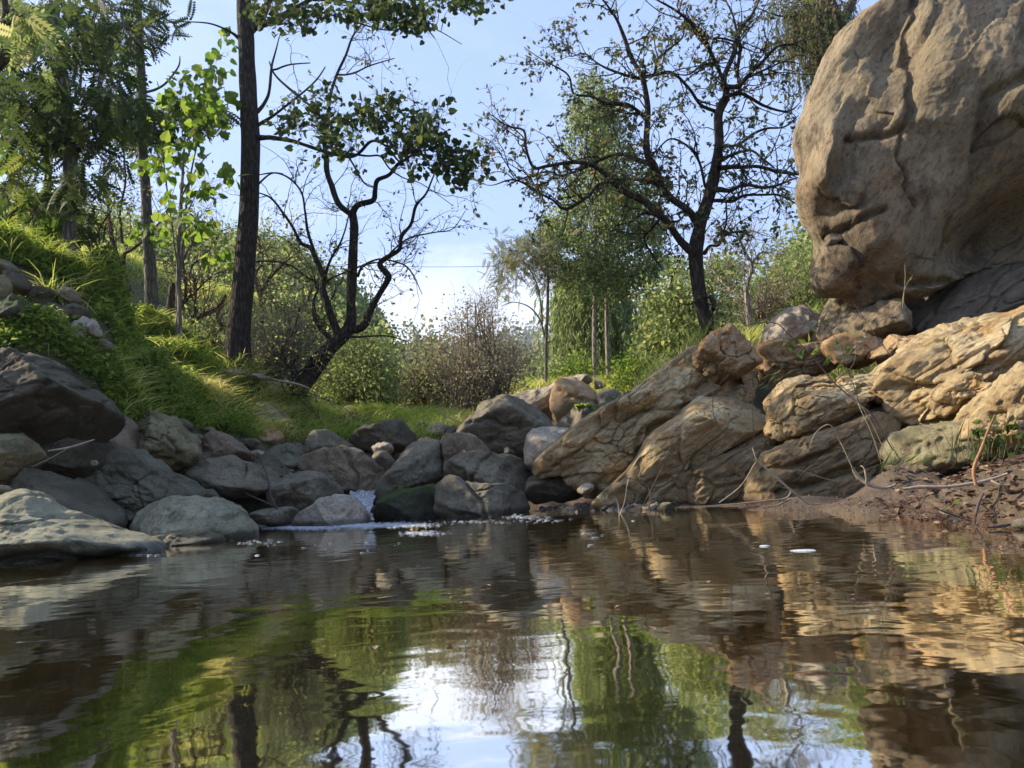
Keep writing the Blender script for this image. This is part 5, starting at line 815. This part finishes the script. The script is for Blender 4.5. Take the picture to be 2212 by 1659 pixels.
m_bed, nt, out_ = newmat('bed_stones'); at = N(nt, 'ShaderNodeAttribute', attribute_name='rnd'); cr = N(nt, 'ShaderNodeValToRGB'); e = cr.color_ramp.elements; e[0].color = (.10, .075, .02, 1); e[1].color = (.55, .40, .12, 1)
x = e.new(.6); x.color = (.24, .17, .05, 1); L(nt, at.outputs['Fac'], cr.inputs[0]); b = N(nt, 'ShaderNodeBsdfPrincipled', Roughness=.85); L(nt, cr.outputs[0], b.inputs['Base Color']); L(nt, b.outputs[0], out_.inputs[0])
p = scatter(5000, (-4.5, 1.5, 6.3, 12.5), rg, lambda p: (p[:, 2] > -.08) & (fbm(p*1.3, 2, 66) > -.2)); p = p[p[:, 2] < .75]; pebbles('gravel', p, rg.uniform(.015, .07, len(p))*rg.uniform(.5, 1.2, len(p)), m_peb, rg, 'loose cobbles and gravel filling the gaps of the boulder pile')
p = scatter(5000, (.4, 5, 2.2, 8.8), rg, lambda p: (p[:, 2] > -.06) & (p[:, 2] < .5)); pebbles('gravel', p, rg.uniform(.003, .010, len(p)), m_peb, rg, 'fine gravel and soil crumbs on the right shore')
p = scatter(2600, (-3.2, 3.2, .5, 6.5), rg, lambda p: p[:, 2] < -.08); pebbles('gravel', p, rg.uniform(.015, .07, len(p))*np.where(rg.uniform(size=len(p)) < .1, 1.7, 1), m_bed, rg, 'blurred pebbles on the bed of the pool')
# ------------------------------------------------------------------ foam and the small cascade
m_foam = plain('foam', (.50, .53, .57), .6, (.34, .37, .40), 60)
def foam(label, pts, s, rg, name='foam'):
    n = len(pts); th = np.linspace(0, 2*np.pi, 9, endpoint=False); rr = 1+.35*rg.normal(size=(n, 9)); V = np.stack([pts[:, 0:1]+s[:, None]*rr*np.cos(th)*1.6, pts[:, 1:2]+s[:, None]*rr*np.sin(th)*.9, pts[:, 2:3]+0*rr], -1)
    top = V+np.array([0, 0, 1.])*.0012; ctr = pts[:, None]+np.array([0, 0, .0035])*np.minimum(1, s/.02)[:, None, None]
    VV = np.concatenate([V, top, ctr], 1).reshape(-1, 3); f = np.array([(i, (i+1) % 9, 9+(i+1) % 9, 9+i) for i in range(9)]); f2 = np.array([(9+i, 9+(i+1) % 9, 18) for i in range(9)])
    o = (np.arange(n)*19)[:, None, None]; tag(mesh(name, VV, [(f[None]+o).reshape(-1, 4), (f2[None]+o).reshape(-1, 3)], m_foam), label, 'foam', kind='stuff')
rg = np.random.RandomState(80)
def onwater(n, k, es):
    es = np.array(es, float); i = rg.choice(len(es), n, p=es[:, 4]/es[:, 4].sum()); q = Z(k, np.stack([es[i, 0]+es[i, 2]*rg.normal(size=n)*.55, es[i, 1]+es[i, 3]*rg.normal(size=n)*.55], 1)); d = fw+((q[:, :1]-CX)/F)*rt+((CY-q[:, 1:])/F)*up
    q = q[d[:, 2] < -.005]; d = d[d[:, 2] < -.005]; pp = CAM+d*(CH/-d[:, 2:]); pp[:, 2] = .003; return pp
p = onwater(4200, 6, [(330, 1290, 100, 10, 2), (560, 1300, 200, 14, 5), (900, 1290, 150, 14, 4), (1200, 1285, 180, 14, 4), (1280, 1225, 50, 6, 1), (1330, 1340, 120, 12, .8), (870, 1080, 30, 5, .5), (1700, 1265, 300, 10, .25), (250, 1400, 120, 15, .08), (800, 1430, 500, 40, .04)])
foam('white foam flakes spreading on the water below the cascade', p, rg.uniform(.002, .010, len(p))*np.where(rg.uniform(size=len(p)) < .03, 2., 1), rg)
p = np.concatenate([onwater(26, 5, [(800, 1505, 60, 6, 1), (640, 1560, 120, 8, 1)]), onwater(90, 7, [(60, 985, 100, 8, 1), (150, 1000, 120, 8, .5), (400, 1080, 300, 60, .1)])]); foam('scattered specks of foam along the edge of the boulders', p, rg.uniform(.004, .013, len(p)), rg)
for px, py, s, lb in ((1735, 1190, .05, 'larger white foam patch floating right of the middle of the pool'), (1652, 1180, .022, 'smaller white foam patch floating left of the larger one'), (556, 1200, .014, 'single white foam bubble left of the middle')):
    d = wl(px, py); n = 14; pp = np.array([d]*n)+np.stack([rg.normal(size=n)*s*.8, rg.normal(size=n)*s*.5, 0*rg.normal(size=n)+.003], 1)*[1, 1, 1]; pp[:, 2] = .003
    th = np.linspace(0, 2*np.pi, 40, endpoint=False); rr = s*(1+.25*noise(np.stack([np.cos(th)*2, np.sin(th)*2, th*0+s*90], 1), 4)); V = [np.stack([d[0]+rr*f*np.cos(th), d[1]+rr*f*.8*np.sin(th), 0*th+z], 1) for f, z in ((1, .001), (.95, .002), (.6, .004), (.05, .005))]
    tag(mesh('foam_patch', np.concatenate(V), gridfaces(4, 40, True), m_foam, origin=(d[0], d[1], 0)), lb, 'foam')
m_white, nt, out_ = newmat('white_water'); co = N(nt, 'ShaderNodeTexCoord').outputs['Object']; mp = N(nt, 'ShaderNodeMapping'); mp.inputs['Scale'].default_value = (1, .35, .25); L(nt, co, mp.inputs[0]); a = tnoise(nt, mp.outputs[0], 60, 6, .7, .4)
b = N(nt, 'ShaderNodeBsdfPrincipled', Roughness=.4); L(nt, mixc(nt, ramp(nt, a, .42, .56), (.12, .12, .12), (.66, .68, .70)), b.inputs['Base Color']); bp = N(nt, 'ShaderNodeBump', Strength=1., Distance=.03); L(nt, a, bp.inputs['Height']); L(nt, bp.outputs[0], b.inputs['Normal']); L(nt, b.outputs[0], out_.inputs[0])
q = [(Z(6, [(x0, y)])[0], Z(6, [(x1, y)])[0], Y) for x0, x1, y, Y in ((860, 1040, 1055, 9.9), (850, 1030, 1085, 9.5), (880, 1010, 1120, 9.2), (930, 1010, 1150, 9.0), (930, 1010, 1190, 8.75), (940, 1010, 1230, 8.6), (930, 1020, 1262, 8.4))]
G = np.array([[P(a[0]+(b_[0]-a[0])*u, a[1]+(b_[1]-a[1])*u, Y) for u in np.linspace(0, 1, 16)] for a, b_, Y in q]); ts = np.linspace(0, 6, 40); G = np.stack([np.stack([np.interp(ts, np.arange(7), G[:, j, c]) for c in range(3)], 1) for j in range(16)], 1)
G[..., 2] += .018*fbm(G*9, 3, 7); tag(mesh('cascade', G.reshape(-1, 3), gridfaces(40, 16), m_white, origin=tuple(G[20, 8])), 'small white cascade pouring between the brown wedge boulder and the mossy rock', 'cascade')
# ------------------------------------------------------------------ power line
m_wire = plain('wire', (.25, .26, .28), .5)
w0, w1 = P(560, 560, 34), P(2100, 430, 34); t_ = np.linspace(0, 1, 60)[:, None]; pw = w0*(1-t_)+w1*t_; pw[:, 2] -= 2.6*4*(t_*(1-t_))[:, 0]*.55; wd = Wood(); wd.add(pw, np.full(60, .011), 5)
tag(wd.build('power_line', m_wire, None), 'thin power line sagging across the sky behind the trees', 'cable')
# ------------------------------------------------------------------ debris, sticks and seedlings of the right shore
m_st = dict(pale=plain('stick_pale', (.42, .34, .24), .8, (.30, .23, .16), 40), red=plain('stick_red', (.34, .16, .06), .7, (.22, .10, .05), 40), dark=plain('stick_dark', (.05, .035, .03), .7, (.09, .06, .045), 40), green=plain('stem_green', (.10, .12, .03), .6, (.07, .08, .02), 40), tan=plain('stalk_tan', (.32, .26, .15), .8, (.22, .17, .10), 40))
def stick(label, k, lines, Y, m, nm='stick', cat='stick', dY=0.):
    wd = Wood()
    for ln in lines: w, r = limb(k, ln[0], ln[1] if len(ln) > 1 else Y, ln[2] if len(ln) > 2 else dY, wob=.006, knob=.18); wd.add(w, r, 7)
    V = np.concatenate(wd.V); return tag(mesh(nm, V, np.concatenate(wd.F), m_st[m], origin=tuple(V.mean(0))), label, cat)
rg = RG = np.random.RandomState(90)
stick('pale curved driftwood root lying at the red roots on the shore', 7, [([(1478, 775, 12), (1505, 815, 16), (1560, 852, 16), (1610, 862, 13), (1660, 845, 9)],), ([(1535, 838, 10), (1520, 790, 7), (1508, 765, 4)],)], 4.85, 'pale')
stick('long pale forked branch lying on the mud at the right', 7, [([(1690, 866, 12), (1760, 858, 15), (1880, 857, 14), (2000, 842, 14), (2070, 828, 14), (2145, 800, 11)],), ([(2070, 828, 10), (2110, 850, 9), (2212, 832, 8), (2300, 826, 7)],)], 4.3, 'pale')
stick('upright orange-brown stick standing in front of the pale branch', 7, [([(2005, 848, 17), (2000, 780, 15), (2035, 690, 13), (2055, 630, 10), (2090, 545, 7)],)], 4.2, 'red')
stick('dark short stick standing in the shallow water at the right', 7, [([(2003, 1030, 9), (2005, 980, 11), (2020, 930, 11), (2042, 880, 8)],)], 3.75, 'dark')
stick('thin dark branch slanting into the water beside the short stick', 7, [([(1800, 930, 4), (1860, 960, 6), (1940, 988, 8), (2018, 1014, 6)],)], 3.85, 'dark')
stick('dark driftwood stick touching the white stone at the right edge', 7, [([(2060, 1030, 6), (2110, 1022, 14), (2180, 1012, 12), (2212, 1000, 8)],)], 3.35, 'dark')
stick('long thin twig leaning down from the shadowed slab to the waterline', 7, [([(1045, 690, 4), (1062, 740, 6), (1120, 790, 7), (1200, 860, 8), (1308, 942, 8)],), ([(1062, 745, 4), (1000, 850, 4), (905, 925, 5)],), ([(1010, 715, 3), (1062, 745, 4)],)], 5.9, 'pale')
stick('thin bent twig lying low over the water below the long brown slab', 7, [([(830, 940, 4), (960, 930, 5), (1100, 915, 5), (1190, 905, 7), (1212, 870, 4), (1165, 855, 3)],), ([(1080, 942, 5), (1150, 935, 6), (1210, 905, 5)],)], 5.8, 'tan')
stick('forked dry twig sticking up from the water at the tongue of buff rock', 7, [([(476, 975, 5), (470, 930, 5), (452, 893, 4)],), ([(478, 970, 5), (495, 920, 5), (505, 850, 4), (520, 800, 3)],)], 7.0, 'pale')
stick('thin curved twig hanging over the rock right of the forked dry twig', 7, [([(598, 950, 4), (605, 880, 5), (580, 840, 4), (500, 815, 3)],), ([(560, 960, 4), (600, 890, 4), (680, 720, 3), (690, 640, 2)],)], 6.9, 'dark')
stick('thin vine hanging in an arc down the second leaning slab', 7, [([(945, 370, 3), (880, 450, 3), (880, 560, 3), (940, 640, 3), (1030, 700, 3)],), ([(1040, 400, 3), (1045, 560, 3), (1050, 700, 3)],)], 6.9, 'dark', 'vine', 'vine')
stick('bent pale grass stalk at the foot of the long brown slab', 7, [([(1290, 680, 3), (1320, 620, 4), (1375, 592, 5), (1430, 690, 5), (1495, 825, 6)],), ([(1235, 780, 3), (1320, 808, 4), (1420, 835, 3)],)], 5.2, 'tan', 'stalk', 'stalk')
stick('two thin dry stalks rising in front of the cracked cream slab', 7, [([(1640, 740, 3), (1560, 580, 4), (1480, 470, 5), (1400, 400, 4)],), ([(1600, 760, 3), (1560, 640, 4), (1520, 540, 4), (1500, 470, 4)],)], 5.6, 'tan', 'stalk', 'stalk')
stick('forked dead twig on the stones beneath the huge dark boulder', 5, [([(225, 1075, 5), (330, 1055, 10), (440, 1022, 7)],), ([(150, 1150, 3), (230, 1110, 5), (330, 1055, 5)],)], 6.1, 'pale')
stick('dead dark twig standing in the hollow left of the cascade', 6, [([(385, 1200, 14), (350, 1130, 12), (318, 1060, 10), (300, 960, 8), (250, 830, 5)],), ([(370, 1165, 10), (260, 1115, 8), (165, 1075, 5)],)], 8.3, 'grey' if 'grey' in m_st else 'dark')
stick('bleached branch lying on the sunlit grass left of the leaning persimmon', 6, [([(270, 290, 10), (380, 320, 14), (500, 345, 14), (595, 378, 9)],)], 12.4, 'pale')
stick('dry thin branch lying behind the sunlit stones at the head of the pile', 6, [([(1450, 545, 8), (1530, 575, 9), (1610, 612, 6)],)], 12.8, 'pale')
# seedling with dark leaves in front of the slabs
def plant(nm, label, k, Y, stems, lv, ls, tmpl, lm, stem='dark', cat='plant'):
    q = Z(k, [stems[0][0][:2]])[0]; t = empty(nm, P(q[0], q[1], Y), label, cat); wd = Wood()
    for s_ in stems: w, r = limb(k, s_, Y, 0, wob=.004); wd.add(w, r, 6)
    wd.build('stem', m_st[stem], t); pos, d, s = [], [], []
    for x, y, dx, dy, sc in lv:
        a = Z(k, [(x, y)])[0]; b_ = Z(k, [(x+dx, y+dy)])[0]; pa, pb = P(a[0], a[1], Y), P(b_[0], b_[1], Y-rg.uniform(-.05, .08)); pos.append(pa); d.append(pb-pa); s.append(np.linalg.norm(pb-pa)*sc)
    pos, d, s = np.array(pos), np.array(d), np.array(s)
    if len(pos) > 45: tag(leaves('foliage', pos, d, s, tmpl, LM[lm], t, rg, .2), kind='stuff')
    else:
        for j in range(len(pos)): leaves('leaf', pos[j:j+1], d[j:j+1], s[j:j+1], tmpl, LM[lm], t, rg, .2)
    return t
plant('seedling', 'slanting leafy seedling with dark green leaves crossing in front of the slabs', 7, 5.7, [[(1650, 700, 5), (1560, 560, 6), (1500, 490, 6), (1400, 400, 6), (1300, 290, 5), (1200, 200, 5), (1150, 155, 4), (1080, 150, 3)], [(1500, 490, 4), (1440, 330, 4), (1420, 220, 3)], [(1640, 300, 3), (1580, 220, 3), (1480, 65, 3)], [(1400, 400, 4), (1480, 330, 3), (1500, 230, 3)], [(1420, 230, 3), (1350, 140, 3), (1280, 90, 2)]],
      [(1105, 150, -75, 5, 1), (1190, 230, -20, 25, 1), (1200, 235, 40, -15, 1), (1285, 235, 5, -45, 1), (1275, 235, -40, -15, 1), (1250, 265, 5, 40, 1), (1230, 255, -40, 5, 1), (1300, 290, 30, -35, 1), (1410, 245, -5, -25, .9), (1405, 260, 20, -35, .8), (1500, 225, 5, -25, 1), (1440, 330, -35, 15, 1), (1430, 340, 30, 20, 1), (1370, 370, 25, -5, 1), (1420, 385, 30, 15, 1), (1460, 370, 20, 20, 1), (1400, 400, -15, -40, 1), (1470, 300, -35, -10, 1), (1440, 280, 30, -30, 1), (1350, 330, 40, -30, .8), (1480, 200, 25, -15, 1), (1450, 190, -30, 5, 1), (1380, 290, -20, 20, 1), (1310, 190, -5, -20, 1), (1490, 420, 20, 15, 1), (1360, 150, 20, -10, .7), (1520, 190, 15, -20, .8)], 1., T_oval(.36), 'green')
plant('grass_tuft', 'bright green grass tuft rising from the leaf litter at the slab foot', 7, 5.0, [[(1670, 760, 3), (1665, 740, 3)]], [(1700, 745, -110, -75, 1), (1690, 750, -60, -80, 1), (1700, 750, 5, -95, 1), (1590, 800, 50, -100, 1), (1640, 770, 30, -75, 1), (1710, 770, 60, -30, 1), (1720, 770, -80, -100, 1), (1760, 780, 50, 5, 1), (1750, 790, -30, -30, 1), (1680, 760, 120, -60, 1), (1740, 760, 110, -50, 1)], 1., T_strip(.045), 'lime', 'green')
plant('grass_tuft', 'yellowish curved grass blades at the water by the dark short stick', 7, 3.9, [[(1860, 960, 3), (1865, 950, 2)]], [(1862, 962, 50, -45, 1), (1905, 925, 55, -22, 1), (1900, 925, 50, 5, 1), (2060, 925, -30, 10, 1)], 1., T_strip(.07), 'lime', 'green')
plant('weed', 'leafy green weed in shade at the foot of the sunlit cream rock', 7, 4.7, [[(2080, 740, 4), (2060, 660, 4), (2030, 600, 4)], [(2085, 740, 4), (2110, 640, 4), (2150, 560, 3)], [(2060, 740, 3), (2000, 690, 3)]],
      [(rg.uniform(1990, 2200), rg.uniform(570, 720), rg.uniform(-30, 30), rg.uniform(-25, 25), rg.uniform(.8, 1.5)) for _ in range(70)], 1., T_oval(.38), 'green', 'green')
plant('weed', 'small weed with one yellow-green leaf sprouting under the chin of the giant boulder', 4, 7.0, [[(700, 1440, 3), (705, 1400, 3), (720, 1340, 2), (745, 1290, 2)], [(705, 1420, 2), (715, 1300, 2), (712, 1240, 2)]], [(698, 1410, -32, -2, 1), (720, 1350, 8, -12, 1), (735, 1310, 8, -12, 1)], 1., T_oval(.3), 'lime', 'tan')
plant('weed', 'green tuft growing on the mossy topped rock behind the slab', 7, 10.6, [[(330, 520, 3), (325, 505, 3)]], [(rg.uniform(290, 350), rg.uniform(503, 530), rg.uniform(-18, 18), rg.uniform(-14, 2), 1.2) for _ in range(90)], 1., T_oval(.4), 'weed', 'green')
plant('dry_grass', 'tangle of dry grass in the cleft between the second slab and the cracked cream slab', 7, 7.0, [[(1140, 440, 3), (1130, 400, 2)]], [(rg.uniform(1110, 1190), rg.uniform(370, 430), rg.uniform(-60, 60), rg.uniform(-40, 50), 1) for _ in range(70)], 1., T_strip(.03), 'olive', 'green')
plant('dry_grass', 'thin dry grass and weeds at the right edge above the forked branch', 7, 4.6, [[(2150, 760, 2), (2150, 740, 2)]], [(rg.uniform(1900, 2300), rg.uniform(720, 780), rg.uniform(-70, 70), rg.uniform(-190, -40), 1) for _ in range(90)], 1., T_strip(.018), 'olive', 'tan')
# leaf litter, roots
m_lit = leafmat('dead_leaf', (.07, .045, .03), (.16, .10, .06), (.34, .25, .15), .15)
rg = np.random.RandomState(95)
def litter(label, k, es, Yr, n, s, nm='leaf_litter'):
    es = np.array(es, float); pos = []
    i = rg.randint(0, len(es), n); q = Z(k, np.stack([es[i, 0]+es[i, 2]*rg.uniform(-1, 1, n), es[i, 1]+es[i, 3]*rg.uniform(-1, 1, n)], 1)); pp = P(q[:, 0], q[:, 1], rg.uniform(Yr[0], Yr[1], n)); pp[:, 2] = H(pp[:, 0], pp[:, 1])+.012+rg.uniform(0, .02, n)
    o = leaves(nm, pp, unit(rvec(n, rg)*[1, 1, .3]), rg.uniform(.6, 1.4, n)*s, T_oval(.42), m_lit, None, rg, .75); tag(o, label, 'leaf litter', kind='stuff')
litter('brown dead leaves lying on the mud of the right shore', 7, [(1900, 780, 320, 50), (2050, 860, 250, 60)], (3.9, 5.3), 800, .05)
p = scatter(420, (-4.4, 4.5, 6, 12), rg, lambda p: p[:, 2] > .02); leaves('leaf_litter', p+[0, 0, .03], unit(rvec(len(p), rg)*[1, 1, .3]), rg.uniform(.03, .06, len(p)), T_oval(.42), m_lit, None, rg, .7); tag(bpy.data.objects['leaf_litter.001'], 'dry leaves caught between the boulders', 'leaf litter', kind='stuff')
m_root = plain('root_red', (.11, .05, .03), .8, (.17, .09, .05), 30)
n = 420; q = Z(7, np.stack([rg.uniform(1230, 1600, n), 0*rg.uniform(size=n)+925], 1)); x_ = P(q[:, 0], q[:, 1], 5.2)[:, 0]; y_ = np.interp(x_, SHX, SHY)+rg.uniform(-.02, .35, n); b0 = np.stack([x_, y_, H(x_, y_)+.01+.05*rg.uniform(size=n)*np.exp(-((x_-2.0)/.35)**2)], 1)
b1, r1 = grow(b0, unit(rvec(n, rg)*[1, .6, .5]+[-.3, -.3, .25]), rg.uniform(.04, .14, n), np.full(n, .0018), 6, .4, np.array([-.03, -.02, -.22]), rg, .5); wd = Wood(); wd.add(b1, r1, 3); tag(wd.build('root_mat', m_root, None), 'matted fine red rootlets trailing at the waterline of the right shore', 'roots', kind='stuff')
p = onwater(60, 0, [(1100, 1300, 800, 120, 1), (1900, 1250, 200, 60, .4)]); leaves('floating_leaf_bits', p+[0, 0, .002], unit(rvec(len(p), rg)*[1, 1, .05]), rg.uniform(.006, .022, len(p)), T_oval(.35), m_lit, None, rg, .97); tag(bpy.data.objects['floating_leaf_bits'], 'specks of leaf and bark drifting on the pool', 'floating debris', kind='stuff')
# ------------------------------------------------------------------ thin air between here and the far hills
hv = [(x, y, z) for x in (-1600., 1600.) for y in (-950., 3100.) for z in (-3., 260.)]; hf_ = np.array([(0, 1, 3, 2), (4, 6, 7, 5), (0, 4, 5, 1), (2, 3, 7, 6), (0, 2, 6, 4), (1, 5, 7, 3)])
m_hz, nt, out_ = newmat('haze'); pv = N(nt, 'ShaderNodeVolumePrincipled', Density=.00028); pv.inputs['Color'].default_value = (.86, .92, 1, 1); pv.inputs['Anisotropy'].default_value = .3; L(nt, pv.outputs[0], out_.inputs['Volume'])
tag(mesh('haze', np.array(hv), hf_, m_hz, smooth=False), kind='stuff')
yl = P(*Z(6, [(1600, 790)])[0], 9.28); tag(leaves('fallen_leaf', np.array([yl]), np.array([[.8, -.1, -.4]]), np.array([.07]), T_oval(.4), plain('leaf_yellow', (.55, .36, .10), .6, (.45, .28, .08), 30), None, rg, .2), 'single yellow leaf lying on the purple-brown boulder', 'leaf')
